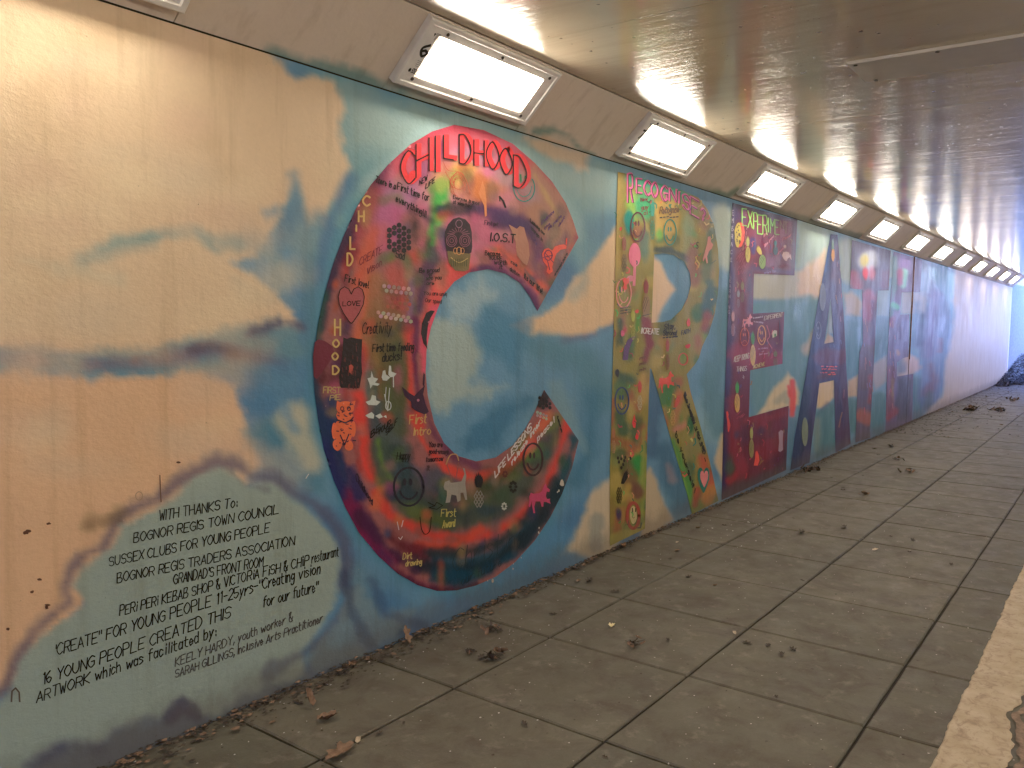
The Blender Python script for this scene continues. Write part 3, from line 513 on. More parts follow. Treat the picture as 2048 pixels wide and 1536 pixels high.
C_OPS += [('s', [(752, 560), (750, 620), (752, 680)], 20, 12, (176, 134, 84), .75), ('s', [(775, 660), (782, 730), (790, 800)], 26, 12, (122, 118, 66), .75), ('s', [(690, 780), (700, 860), (722, 940)], 5, 6, (180, 60, 50), .6), ('s', [(790, 900), (840, 990), (930, 1030)], 14, 10, (74, 92, 92), .7), ('s', [(940, 990), (1040, 930)], 12, 10, (86, 104, 60), .7),
 ('s', [(830, 1130), (900, 1150), (980, 1130), (1060, 1070), (1120, 980)], 16, 10, (30, 62, 84), .85), ('s', [(720, 1030), (770, 1090), (830, 1140)], 12, 9, (70, 40, 96), .7), ('s', [(770, 420), (760, 520)], 10, 10, (196, 130, 176), .5), ('e', 1120, 480, 20, 30, 14, (190, 150, 116), .7),
 ('s', [(800, 700), (795, 780), (805, 860)], 16, 12, (104, 112, 70), .7), ('e', 745, 850, 12, 30, 9, (70, 96, 110), .6), ('e', 800, 985, 26, 16, 10, (66, 88, 104), .8), ('e', 905, 1000, 30, 14, 10, (70, 84, 96), .8), ('e', 985, 1020, 24, 10, 8, (60, 90, 110), .7), ('e', 1050, 985, 14, 12, 8, (60, 76, 70), .8),
 ('s', [(860, 1105), (930, 1105), (1000, 1085), (1060, 1030), (1110, 960)], 10, 8, (36, 72, 84), .8), ('s', [(870, 1150), (950, 1150), (1030, 1110)], 12, 9, (40, 96, 124), .8), ('e', 760, 960, 10, 16, 8, (150, 150, 70), .5), ('s', [(780, 590), (776, 640)], 14, 10, (176, 120, 80), .6), ('e', 880, 560, 10, 20, 8, (230, 150, 110), .6),
 ('s', [(700, 430), (680, 500)], 8, 8, (86, 40, 90), .7), ('e', 845, 505, 14, 14, 9, (120, 130, 80), .6), ('s', [(990, 445), (1060, 460)], 12, 9, (84, 52, 120), .7), ('e', 800, 470, 18, 20, 10, (206, 140, 190), .6), ('e', 1010, 470, 24, 8, 8, (220, 170, 180), .6), ('s', [(940, 500), (945, 520)], 10, 7, (210, 150, 170), .6)]
for k in range(150):                                     # smaller sprayed flecks that break up the bands
    a = RNG.rand()*len(C_OUT); i = int(a) % (len(C_OUT)-1); p = np.array(C_OUT[i]); q = np.array(C_IN[::-1][min(len(C_IN)-1, int(i*len(C_IN)/len(C_OUT)))]); t = .1+.8*RNG.rand(); c = p+(q-p)*t
    C_OPS.append(('e', c[0], c[1], 5+9*RNG.rand(), 6+14*RNG.rand(), 7, [PK, ORG, (200, 170, 90), TL, BL, VI, (196, 160, 130), (110, 130, 70), (60, 70, 90), (90, 110, 100)][RNG.randint(10)], .42))
L_C = letter('great rainbow coloured letter C at the start of the word', C_OUT+C_IN, [], .011, (176, 122, 116), C_OPS)

def rnd_ops(box, n, cols, r0, r1, alpha, soft=6, tall=1.5):
    o = []
    for _ in range(n):
        o.append(('e', box[0]+RNG.rand()*(box[2]-box[0]), box[1]+RNG.rand()*(box[3]-box[1]), r0+(r1-r0)*RNG.rand(), (r0+(r1-r0)*RNG.rand())*tall, soft, cols[RNG.randint(len(cols))], alpha))
    return o
R_OPS = rnd_ops((1225, 420, 1435, 1080), 150, [(170, 160, 60), (120, 170, 64), (196, 164, 66), (86, 140, 96), (186, 112, 70), (204, 184, 80), (76, 120, 96), (150, 160, 80), (96, 110, 60)], 6, 16, .7, 6) + [
 ('s', [(1238, 350), (1234, 500), (1226, 700)], 6, 5, (196, 176, 56), .85), ('s', [(1270, 350), (1330, 375), (1370, 390)], 16, 10, (110, 190, 160), .95), ('s', [(1264, 395), (1262, 440)], 8, 7, (176, 214, 66), .9), ('e', 1290, 410, 16, 26, 10, (90, 196, 140), .85),
 ('p', c4([(500, 310), (650, 310), (700, 430), (680, 560), (510, 600)]), 5, (206, 178, 60), .9), ('e', 1258, 442, 9, 22, 3, (64, 160, 156), .95), ('e', 1375, 465, 12, 38, 8, (150, 170, 104), .9), ('e', 1320, 468, 6, 9, 5, (140, 200, 60), .9),
 ('s', [(1398, 400), (1410, 450)], 10, 8, (186, 140, 96), .7), ('s', c4([(520, 690), (620, 690), (740, 760)]), 6, 5, (70, 92, 84), .9), ('s', [(1385, 500), (1388, 560)], 10, 8, (160, 106, 76), .8), ('s', [(1418, 480), (1414, 560)], 8, 7, (110, 130, 66), .8),
 ('s', c4([(920, 960), (900, 1180)]), 8, 7, (56, 116, 120), .9), ('s', [(1290, 640), (1298, 690), (1290, 720)], 9, 6, (150, 50, 70), .9), ('s', c4([(900, 1200), (880, 1300)]), 8, 7, (176, 96, 76), .8),
 ('e', 1288, 492, 9, 30, 5, (80, 130, 110), .8), ('s', c4([(230, 1240), (240, 1400)]), 8, 6, (60, 96, 80), .8), ('e', 1250, 660, 5, 8, 4, (222, 100, 110), .9), ('s', c4([(370, 1180), (365, 1300)]), 5, 5, (120, 180, 70), .8),
 ('s', [(1240, 750), (1262, 760)], 10, 8, (70, 110, 96), .8), ('s', [(1286, 750), (1282, 800)], 8, 7, (206, 176, 76), .9), ('s', [(1240, 830), (1246, 860)], 12, 8, (66, 116, 86), .8), ('s', [(1280, 920), (1278, 940)], 12, 7, (80, 170, 60), .95), ('s', [(1226, 800), (1224, 850)], 4, 4, (180, 100, 60), .7),
 ('e', 1262, 960, 12, 20, 8, (150, 120, 70), .8), ('s', [(1225, 880), (1260, 890)], 8, 7, (180, 120, 66), .8), ('s', [(1288, 860), (1284, 1040)], 4, 4, (176, 186, 56), .8), ('s', [(1225, 1080), (1255, 1068), (1290, 1050)], 9, 6, (196, 190, 62), .95), ('e', 1275, 985, 10, 14, 8, (140, 96, 80), .9), ('s', [(1222, 1000), (1224, 1050)], 5, 5, (166, 146, 50), .8),
 ('e', 1238, 1030, 5, 11, 3, (76, 66, 120), .9), ('s', [(1246, 1000), (1256, 975)], 5, 4, (206, 180, 60), .7),
 ('s', [(1338, 780), (1330, 800)], 12, 7, (84, 146, 72), .85), ('s', [(1360, 790), (1350, 840)], 9, 7, (206, 140, 70), .8), ('s', [(1350, 860), (1370, 850)], 9, 7, (216, 150, 120), .8), ('e', 1380, 851, 8, 20, 3, (60, 130, 58), .95), ('s', [(1345, 880), (1370, 950), (1380, 1020)], 7, 5, (116, 176, 66), .85),
 ('e', 1385, 900, 16, 22, 10, (166, 160, 96), .8), ('s', [(1405, 920), (1420, 970)], 10, 7, (214, 110, 72), .85), ('s', [(1412, 1000), (1425, 980)], 9, 6, (216, 160, 50), .95), ('s', [(1390, 1010), (1395, 980)], 6, 5, (196, 90, 60), .8), ('s', [(1365, 960), (1378, 1010)], 4, 4, (150, 190, 60), .9)]
L_R = letter('letter R in mustard yellow and green, full of small stencils',
  c4([(210, 92), (290, 108), (500, 172), (700, 232), (830, 290), (900, 380), (950, 500), (980, 680), (990, 850), (980, 1030), (955, 1180), (910, 1330), (860, 1430)]) +
  c5([(835, 60), (800, 115), (740, 185), (770, 320), (810, 460), (850, 600), (920, 870), (970, 1100), (985, 1158), (780, 1262), (740, 1090), (670, 860), (600, 620), (520, 330), (470, 150), (458, 140), (448, 400), (440, 600), (430, 1000), (420, 1372), (150, 1505), (150, 900), (165, 400)]),
  [c4([(490, 725), (560, 718), (640, 730), (720, 780), (765, 870), (772, 960), (745, 1060), (700, 1150), (620, 1225), (560, 1243), (470, 1250)])], .012, (172, 162, 56), R_OPS)

E_OPS = rnd_ops((1470, 420, 1590, 980), 60, [(140, 40, 84), (156, 40, 56), (120, 36, 70), (90, 36, 84), (170, 60, 80)], 7, 16, .6, 8) + [
 ('s', [(1466, 410), (1457, 700), (1446, 1000)], 7, 6, (66, 52, 118), .95), ('s', [(1470, 412), (1530, 425), (1594, 440)], 5, 5, (62, 50, 88), .9), ('s', [(1590, 445), (1586, 548)], 7, 5, (80, 36, 70), .85),
 ('s', [(1476, 430), (1484, 440)], 9, 8, (84, 48, 128), .8), ('s', [(1510, 470), (1545, 490), (1560, 470)], 20, 12, (150, 44, 96), .8), ('s', [(1508, 535), (1540, 540), (1585, 545)], 7, 6, (92, 48, 116), .85), ('s', [(1506, 480), (1507, 505)], 4, 4, (70, 66, 150), .9),
 ('s', [(1500, 545), (1500, 620)], 7, 6, (76, 44, 96), .85), ('s', [(1485, 540), (1478, 640)], 11, 9, (140, 60, 74), .7), ('s', [(1500, 635), (1560, 630)], 6, 5, (110, 40, 78), .8), ('s', [(1480, 710), (1550, 720)], 20, 12, (170, 44, 66), .85),
 ('s', [(1490, 840), (1540, 835), (1572, 825)], 7, 6, (156, 52, 62), .8), ('s', [(1470, 800), (1470, 900)], 12, 9, (156, 36, 60), .8), ('s', [(1455, 990), (1500, 970), (1566, 945)], 12, 8, (92, 64, 92), .95), ('s', [(1458, 960), (1470, 950)], 7, 6, (190, 50, 60), .9),
 ('e', 1522, 862, 10, 10, 7, (84, 70, 110), .8), ('e', 1552, 880, 10, 14, 8, (104, 84, 60), .8), ('e', 1474, 870, 6, 8, 5, (70, 72, 120), .8), ('s', [(1530, 905), (1560, 880)], 18, 10, (160, 34, 54), .7), ('e', 1460, 935, 9, 20, 6, (84, 110, 80), .85), ('s', [(1572, 860), (1570, 940)], 3, 4, (80, 60, 90), .9), ('s', [(1540, 846), (1538, 865)], 5, 4, (120, 40, 40), .8)]
L_E = letter('first letter E, dark crimson with pineapples all over',
  c6([(150, 112), (720, 262), (695, 750), (340, 735), (330, 1085), (606, 1070), (590, 1500)]) + c7([(645, 132), (335, 195), (322, 645), (705, 535), (690, 900), (680, 1152), (60, 1442), (80, 700), (105, 40)]), [], .013, (128, 32, 62), E_OPS)
A_OPS = rnd_ops((1640, 470, 1700, 900), 40, [(86, 70, 110), (110, 60, 96), (70, 80, 130), (130, 84, 104)], 4, 9, .5, 5, 2.2) + [
 ('s', [(1657, 480), (1640, 580), (1620, 700), (1600, 820), (1590, 930)], 12, 7, (50, 78, 134), .95), ('s', [(1655, 500), (1650, 540)], 4, 4, (66, 110, 180), .8), ('s', [(1672, 500), (1682, 640), (1690, 760), (1698, 880)], 9, 5, (98, 58, 100), .85), ('s', [(1645, 715), (1680, 712)], 16, 6, (120, 58, 90), .8),
 ('s', [(1640, 755), (1670, 745)], 5, 5, (110, 52, 70), .8), ('s', [(1666, 470), (1668, 485)], 6, 4, (56, 50, 90), .8), ('s', [(1605, 900), (1612, 780)], 8, 7, (60, 84, 120), .7)]
L_A = letter('letter A, navy blue left leg and purple right leg',
  c6([(1012, 388), (1075, 392), (1100, 720), (1128, 1100), (1150, 1500)]) + c7([(1255, 100), (1300, 900), (1155, 985), (1148, 600), (1140, 290), (1000, 320), (970, 560), (930, 860), (905, 1080), (720, 1155), (760, 850), (820, 520), (905, 20)]) + c6([(860, 1230), (905, 960), (960, 680)]),
  [c6([(1012, 955), (1028, 1150), (1040, 1335), (957, 1350), (985, 1150)])], .016, (76, 72, 124), A_OPS)
T_OPS = [('e', 1738, 515, 32, 22, 14, (110, 104, 120), .8), ('s', c8([(90, 420), (120, 480)]), 10, 6, (176, 74, 84), .85), ('s', c8([(330, 400), (330, 480)]), 6, 6, (130, 74, 100), .85), ('e', 1738, 520, 14, 14, 9, (196, 200, 214), .9), ('e', 1728, 520, 5, 7, 5, (222, 212, 110), .9), ('e', 1731, 547, 4, 8, 2.5, (230, 70, 60), .95), ('e', 1745, 548, 5, 9, 4, (206, 100, 106), .8),
 ('s', c8([(215, 560), (200, 700)]), 12, 6, (176, 100, 124), .9), ('s', c8([(200, 780), (190, 900)]), 9, 7, (150, 110, 124), .8), ('s', c8([(190, 960), (185, 1200)]), 11, 6, (124, 96, 84), .85), ('s', c8([(150, 1430), (200, 1450)]), 12, 6, (186, 116, 70), .9), ('s', c8([(225, 1150), (215, 1330)]), 3, 4, (176, 76, 50), .8), ('s', c8([(240, 600), (245, 900)]), 3, 4, (110, 80, 130), .6)]
L_T = letter('letter T, smoky violet fading to brown', c8([(85, 145), (370, 225), (355, 515), (275, 515), (245, 1080), (235, 1250), (218, 1536)]) + c7([(1490, 842), (1345, 888), (1360, 500), (1385, 20)]) + c8([(165, 900), (160, 510), (70, 500)]), [], .02, (112, 96, 118), T_OPS)
E2_OPS = [('s', c8([(400, 280), (395, 500), (375, 700)]), 5, 4, (110, 150, 140), .9), ('e', 1810, 520, 12, 18, 6, (130, 96, 160), .9), ('s', c8([(470, 380), (465, 480)]), 5, 4, (150, 206, 180), .85), ('s', c8([(440, 380), (440, 460)]), 4, 4, (176, 90, 140), .85), ('s', c8([(395, 620), (420, 640)]), 7, 4, (110, 196, 130), .95), ('s', c8([(390, 720), (380, 760)]), 6, 4, (156, 84, 110), .85),
 ('s', c8([(460, 760), (440, 900)]), 14, 7, (124, 110, 160), .9), ('s', c8([(370, 1100), (360, 1400)]), 9, 5, (134, 72, 66), .9), ('e', 1785, 778, 3, 14, 3, (180, 160, 70), .8), ('s', c8([(470, 1200), (460, 1420)]), 14, 6, (88, 80, 92), .95), ('s', c8([(350, 1450), (400, 1400)]), 6, 5, (170, 70, 50), .85), ('s', c8([(420, 960), (428, 980)]), 3, 3, (190, 150, 110), .8)]
L_E2 = letter('second letter E, blurred lilac and brown beside the rusty strip', c8([(390, 230), (600, 292), (585, 525), (450, 530), (440, 692), (505, 690), (500, 1000), (460, 1010), (415, 1040), (415, 1145), (535, 1125), (530, 1330), (525, 1492), (330, 1560), (345, 1000), (360, 700)]), [], .02, (126, 104, 140), E2_OPS)

# ------------------------------------------------------------------ brush and marker strokes
GL = {'A': "022842 1434", 'B': "0208 ~0838372505 ~0525443202", 'C': "~472806042243", 'D': "0208 ~082846442202", 'E': "48080242 0535", 'F': "480802 0535", 'G': "~472806042243 434525", 'H': "0802 4842 0545", 'I': "0802",
 'J': "~48432203", 'K': "0802 480542", 'L': "080242", 'M': "0208254842", 'N': "02084248", 'O': "~28060422444628", 'P': "0208 ~0838463505", 'Q': "~28060422444628 2442", 'R': "0208 ~0838463505 2542", 'S': "~4728071535432203", 'T': "0848 2822",
 'U': "~0804224448", 'V': "082248", 'W': "0812263248", 'X': "0842 4802", 'Y': "082548 2522", 'Z': "08480242", '0': "~28060422444628", '1': "172822", '2': "~07284602 0242", '3': "~0748452543220 3", '4': "38044 4", '5': "480805 ~0535442203", '6': "~3806042244250 4", '7': "084812", '8': "~2807453203 ", '9': "~4426482846 4642",
 'a': "~3516041233 3632", 'b': "0802 ~0526342202", 'c': "~3516041233", 'd': "3832 ~3516041233", 'e': "~043425160412 1233", 'f': "~38281712 0636", 'g': "~3516041334 ~36311001", 'h': "0802 ~05263432", 'i': "1612 1718", 'j': "~26211001 2728", 'k': "0802 3604 1532", 'l': "1812", 'm': "0602 ~05152622 ~25354642",
 'n': "0602 ~05263432", 'o': "~2604224426", 'p': "0600 ~0526342202", 'q': "~3516041334 3630", 'r': "0602 ~042636", 's': "~351605243312 1202", 't': "1813 ~132232 0636", 'u': "~0603123336 3632", 'v': "062246", 'w': "0612253246", 'x': "0632 3602", 'y': "0613 3600", 'z': "06360232",
 '&': "~42071828041232 3245", '!': "1814 1312", "'": "1816", '"': "0806 2826", ':': "1514 1312", ',': "1301", '-': "0535", '?': "~07284624 2322", '#': "1812 3832 0646 0444", '.': "1213"}
GL['3'] = "~0748452543220 3".replace(' ', ''); GL['4'] = "380444 3832"; GL['6'] = "~380604224425 2504"; GL['8'] = "~28072543220345 4528"; GL['9'] = "~452607284642"
def smooth(P, k=4):
    P = [np.array(p, float) for p in P]
    if len(P) < 3: return P
    closed = np.allclose(P[0], P[-1]); out = []
    for i in range(len(P)-1):
        p0 = P[i-1] if i else (P[-2] if closed else P[0]); p1, p2 = P[i], P[i+1]
        p3 = P[i+2] if i+2 < len(P) else (P[1] if closed else P[-1])
        for j in range(k):
            t = j/k; out.append(.5*((2*p1)+(p2-p0)*t+(2*p0-5*p1+4*p2-p3)*t*t+(3*p1-p0-3*p2+p3)*t**3))
    return out+[P[-1]]
_gc = {}
def glyph(ch):
    if ch in _gc: return _gc[ch]
    st = []
    for s in GL.get(ch, '').split():
        cv = s[0] == '~'; s = s.lstrip('~'); P = [(int(s[i]), (int(s[i+1])-2)/6.) for i in range(0, len(s)-1, 2)]
        st.append(smooth(P) if cv else [np.array(p, float) for p in P])
    wd = max([p[0] for q in st for p in q] or [1.5]); _gc[ch] = (st, wd); return _gc[ch]
class Ink:
    """Flat strokes and shapes on a surface; PUT(points) turns survey points into world points."""
    def __init__(s, put): s.put = put; s.v = []; s.f = []; s.c = []; s.l = []; s.n = 0; s.marks = []
    def line(s, P, wd, col, taper=.0, rag=0.0):
        P = [np.array(p, float) for p in P]
        for i in range(1, len(P)-1):
            a, b = P[i]-P[i-1], P[i+1]-P[i]
            if np.dot(a, b) < .45*np.hypot(*a)*np.hypot(*b): s.line(P[:i+1], wd, col, taper, rag); s.line(P[i:], wd, col, taper, rag); return
        Q = [P[0]]
        for p in P[1:]:
            if np.hypot(*(p-Q[-1])) > 1e-4: Q.append(p)
        P = Q
        if len(P) < 2: P = [P[0]-[0, wd*.3], P[0]+[0, wd*.3]]
        n = len(P); L = []; R = []
        P[0] = P[0]-(P[1]-P[0])/max(np.hypot(*(P[1]-P[0])), 1e-6)*wd*.3; P[-1] = P[-1]+(P[-1]-P[-2])/max(np.hypot(*(P[-1]-P[-2])), 1e-6)*wd*.3
        for i in range(n):
            a = P[max(i-1, 0)]; b = P[min(i+1, n-1)]; d = (b-a)/max(np.hypot(*(b-a)), 1e-6); nn = np.array([-d[1], d[0]])
            h = wd*.5*(1-taper*(i/(n-1.))*.6)*(1+rag*(RNG.rand()-.5))
            L.append(P[i]+nn*h); R.append(P[i]-nn*h)
        k = len(s.v); s.v += L+R; s.n += 1; s.l += [s.n]*(2*n)
        for i in range(n-1): s.f.append((k+i, k+i+1, k+n+i+1, k+n+i))
        s.c += [col]*(2*n)
    def fill(s, P, col):
        k = len(s.v); P = [np.array(p, float) for p in P]
        for t in tessellate_polygon([[Vector((p[0], p[1], 0)) for p in P]]): s.f.append(tuple(k+i for i in t))
        s.v += P; s.c += [col]*len(P); s.n += 1; s.l += [s.n]*len(P)
    def oval(s, x, y, rx, ry, col, n=18, jag=0.0, rot=0):
        c, q = math.cos(rot), math.sin(rot); P = []
        for i in range(n):
            a = 2*math.pi*i/n; r = 1+jag*(RNG.rand()-.5); u, v = rx*math.cos(a)*r, ry*math.sin(a)*r; P.append((x+u*c-v*q, y+u*q+v*c))
        s.fill(P, col)
    def ring(s, x, y, rx, ry, wd, col, a0=0, a1=360, n=26):
        s.line([(x+rx*math.cos(math.radians(a0+(a1-a0)*i/n)), y+ry*math.sin(math.radians(a0+(a1-a0)*i/n))) for i in range(n+1)], wd, col, rag=.25)
    def text(s, txt, a, b, h, wd, col, h1=None, lean=.1, wob=.05):
        s.marks.append((len(s.v), len(s.f), txt))
        a = np.array(a, float); b = np.array(b, float); tot = 0; adv = []
        for ch in txt:
            if ch == ' ': adv.append(3.3); tot += 3.3; continue
            g = glyph(ch); k = 1.25 if ch.isupper() or ch in 'mw' else 1.0; adv.append(g[1]*k+1.35); tot += adv[-1]
        tot -= 1.2; u = 0
        for ch, ad in zip(txt, adv):
            if ch != ' ':
                g, _ = glyph(ch); k = 1.25 if ch.isupper() or ch in 'mw' else 1.0; sc = 1+wob*(RNG.rand()-.5)*2; dy = wob*(RNG.rand()-.5)*1.2; ln = lean+wob*(RNG.rand()-.5)*2
                for st in g:
                    P = []
                    for p in st:
                        t = (u+p[0]*k)/tot; base = a+(b-a)*t; hh = h+((h1 or h)-h)*t; yv = (p[1]*sc+dy)*hh
                        P.append((base[0]+ln*yv, base[1]-yv))
                    s.line(P, wd*(.9+.25*RNG.rand()), col, taper=.25)
            u += ad
    def boxed(s, ch, x0, y0, x1, y1, wd, col, shear=0.0):
        s.marks.append((len(s.v), len(s.f), ch))
        g, gw = glyph(ch)
        for st in g: s.line([(x0+(x1-x0)*p[0]/max(gw, 1.5), y1-(y1-y0)*p[1]+shear*((x1-x0)*(p[0]/max(gw, 1.5)-.5))) for p in st], wd, col, rag=.12)
    def build(s, name, parent, label=None, mat=None, **k):
        if not s.f: return None
        P = s.put(np.array(s.v)); F = []
        dirc = CAM-P.mean(0); nrm = (np.array([0., -1, 0]) if abs(P[:, 1].max()-P[:, 1].min()) < 1e-6 else np.array([0., -.7071, -.7071]))
        L_ = np.array(s.l); P = P+nrm*((L_ if s.n < 12 else L_ % 12)*.00013)[:, None]
        for f in s.f:
            a, b, c = P[f[0]], P[f[1]], P[f[2]]; nn = np.cross(b-a, c-a)
            F.append(f[::-1] if np.dot(nn, CAM-a) < 0 else f)
        cols = np.array([lin(c) for c in s.c]); cols = cols*(1+.10*(RNG.rand(len(cols), 1)-.5))
        if name.endswith('lettering') and len(s.marks) > 1:          # one object for each phrase
            cuts = [(0, 0, '')] + s.marks if s.marks[0][0] > 0 else list(s.marks)
            for i, (v0, f0, txt) in enumerate(cuts):
                v1, f1 = (cuts[i+1][0], cuts[i+1][1]) if i+1 < len(cuts) else (len(P), len(F))
                lb = label if i == 0 and len(txt) < 3 else None
                if parent is not wall and len(txt) > 2: lb = name.replace('_lettering', '').replace('hand', 'marker') + ' lettering reading ' + txt
                if f1 > f0: mesh_obj(name, P[v0:v1], [tuple(q-v0 for q in f) for f in F[f0:f1]], mat or M_PAINT, parent, cols[v0:v1], label=lb)
            return None
        if name in ('balloon_outline', 'brush_mark', 'scuff_speck', 'paint_fleck', 'seed_speck', 'branch_speck', 'honeycomb_stencil', 'paw_stencil', 'stripe_pattern'): k['kind'] = 'stuff'
        return mesh_obj(name, P, F, mat or M_PAINT, parent, cols, label=label, **k)
def W(sheet=full, off=.0048):
    def put(V): return on_wall(np.array(sheet([tuple(p) for p in V])), off)
    return Ink(put)
INK, BRN, GRY, WHT, YEL, LIME = (20, 18, 20), (70, 40, 30), (84, 80, 82), (222, 214, 206), (222, 204, 70), (170, 226, 84)

# the credits, hand lettered
k = W(cc, .0022)
for txt, a, b, h, wd, col in [
 ("WITH THANKS To:", (770, 342), (1145, 274), 56, 5.5, INK), ("BOGNOR REGIS TOWN COUNCIL", (645, 447), (1345, 307), 52, 5.5, INK),
 ("SUSSEX CLUBS FOR YOUNG PEOPLE", (527, 562), (1300, 397), 52, 5.5, INK), ("BOGNOR REGIS TRADERS ASSOCIATION", (565, 642), (1422, 458), 52, 5.5, INK),
 ("GRANDAD'S FRONT ROOM", (838, 648), (1270, 562), 54, 5.5, INK), ("PERi PERi KEBAB SHOP & VICTORiA FiSH & CHiP", (577, 800), (1490, 553), 54, 5.5, INK), ("restaurant", (1505, 548), (1635, 512), 54, 4.5, INK),
 ("'CREATE\" FOR YOUNG PEOPLE 11-25yrs-\"", (262, 996), (1262, 676), 62, 6, INK), ("Creating vision", (1268, 672), (1545, 596), 60, 5.5, INK), ("for our future\"", (1270, 760), (1535, 682), 58, 5.5, INK),
 ("16 YOUNG PEOPLE CREATED THIS", (205, 1135), (1113, 806), 64, 6, INK), ("ARTWORK which was facilitated by:", (175, 1222), (1043, 897), 60, 6, INK)]:
    k.text(txt, a, b, h*.87, wd*.92, col, lean=.06)
k.build('hand_lettering', wall, 'black hand lettered thanks inside the grey green cloud')
k = W(cc, .0022)
k.text("KEELY HARDY, youth worker &", (846, 1046), (1413, 826), 42, 4.6, GRY, lean=.08); k.text("SARAH GILLINGS, Inclusive Arts Practitioner", (846, 1102), (1556, 832), 40, 4.6, GRY, lean=.08)
k.build('hand_lettering', wall, 'faded grey hand lettering under the black lines')
k = W(cc, .0022); k.ring(672, 222, 17, 20, 4, (176, 150, 118)); k.line([(772, 122), (775, 200), (778, 250)], 5, (120, 90, 70)); k.line([(55, 1215), (58, 1165), (75, 1150), (92, 1170), (95, 1215)], 8, (96, 84, 74))
for x, y in ((235, 355), (125, 400), (138, 392), (190, 625), (155, 685), (230, 748), (225, 760), (38, 865), (862, 60)): k.oval(x, y, 9+6*RNG.rand(), 6+4*RNG.rand(), (96, 62, 44), 9, .6)
k.build('scuff_speck', wall)

# ---- big C
RED = (236, 62, 48)
k = W(c2); chl = [('C', 712, 350, 800, 560, 0), ('H', 812, 285, 895, 495, -.5), ('I', 944, 250, 962, 480, 0), ('L', 1000, 250, 1062, 392, .15), ('D', 1106, 245, 1180, 422, .1), ('H', 1206, 280, 1270, 440, .1), ('O', 1296, 290, 1372, 462, .2), ('O', 1388, 335, 1462, 498, .35), ('D', 1476, 395, 1560, 590, .35)]
for ch, x0, y0, x1, y1, sh in chl: k.boxed(ch, x0, y0, x1, y1, 34, RED, sh)
k.oval(775, 520, 36, 40, RED)
k.build('red_lettering', L_C, 'thick red letters spelling CHILDHOOD round the top of the C')
k = W(c2, .0062)
for ch, x0, y0, x1, y1, sh in chl: k.boxed(ch, x0-20, y0-4, x1-14, y1+12, 9, INK, sh)
k.build('hand_lettering', L_C, 'thin black outline beside the red CHILDHOOD letters')
k = W(c2)
for ch, x0, y0, x1, y1 in [('C', 432, 655, 478, 722), ('H', 400, 758, 436, 830), ('I', 384, 855, 400, 895), ('L', 342, 935, 374, 1018), ('D', 322, 1048, 358, 1128)]: k.boxed(ch, x0, y0, x1, y1, 13, (214, 176, 86))
k.build('yellow_lettering', L_C, 'yellow letters CHILD running down the left side')
k = W(c3)
for ch, x0, y0, x1, y1 in [('H', 178, 48, 206, 130), ('O', 170, 152, 200, 190), ('O', 166, 220, 194, 255), ('D', 167, 287, 198, 328)]: k.boxed(ch, x0, y0, x1, y1, 9, (214, 186, 92))
k.text("FIRST", (118, 425), (205, 425), 30, 5, (190, 166, 90)); k.text("PIE", (152, 462), (205, 458), 26, 5, (190, 166, 90))
k.build('yellow_lettering', L_C, 'yellow letters HOOD running down the left side')
k = W(c2)
for a in [("There is a", (515, 560), (650, 610), 42, 6, INK), ("First time for", (662, 612), (880, 692), 48, 6, INK), ("NEW", (812, 585), (868, 545), 36, 5, INK), ("LIFE", (856, 607), (918, 560), 36, 5, INK), ("everything!!!", (655, 690), (860, 802), 44, 6.5, INK),
 ("Everyone is good", (1045, 672), (1220, 718), 24, 4, INK), ("at something", (1045, 706), (1170, 738), 24, 4, INK), ("Sad", (650, 1072), (710, 1092), 46, 6.5, INK), ("First love!", (304, 1238), (466, 1286), 46, 6, INK), ("First pet", (1258, 850), (1352, 862), 28, 4, (60, 40, 60)),
 ("I.O.S.T", (1300, 962), (1466, 976), 56, 9, INK), ("Because", (1262, 1058), (1366, 1066), 30, 5, INK), ("YOU'RE", (1290, 1090), (1376, 1096), 26, 5, INK), ("worth", (1325, 1122), (1412, 1126), 30, 5, INK), ("it", (1358, 1152), (1382, 1154), 28, 5, INK),
 ("Be proud", (815, 1178), (950, 1174), 30, 5, INK), ("of", (878, 1200), (905, 1200), 22, 5, INK), ("who you", (860, 1228), (965, 1224), 26, 5, INK), ("are", (862, 1262), (915, 1262), 24, 5, INK), ("You are uniq", (843, 1330), (1000, 1338), 26, 4, INK), ("Our speed", (855, 1378), (965, 1390), 26, 4, INK),
 ("role", (1440, 1116), (1482, 1140), 24, 4, INK), ("dalton", (1432, 1165), (1500, 1210), 26, 4, INK), ("Its our life!", (1530, 1218), (1652, 1325), 36, 5.5, INK), ("Learning new", (1572, 830), (1668, 925), 22, 4, INK), ("things in", (1578, 885), (1655, 968), 22, 4, INK), ("around 2019", (1738, 1204), (1824, 1062), 22, 5, INK)]: k.text(*a)
k.line([(1362, 660), (1388, 690), (1402, 732)], 13, INK); k.line([(1362, 658), (1364, 690)], 8, INK)
k.build('hand_lettering', L_C, 'black marker messages on the upper half of the C')
k = W(c2)
for a in [("CREATE", (405, 1132), (560, 1040), 52, 4, (110, 40, 56)), ("Vison", (452, 1196), (556, 1128), 48, 4, (110, 40, 56)), ("Embrace", (1648, 852), (1732, 770), 26, 4, (96, 60, 120)), ("the", (1668, 890), (1704, 850), 22, 4, (96, 60, 120)), ("life you're", (1690, 895), (1785, 800), 26, 4, (96, 60, 120)), ("dealt", (1765, 868), (1806, 808), 22, 4, (96, 60, 120)), ("Life", (1578, 945), (1616, 996), 26, 4, (80, 40, 110))]: k.text(*a)
k.build('hand_lettering', L_C, 'thin maroon and purple words CREATE Vison and Embrace')
k = W(c3)
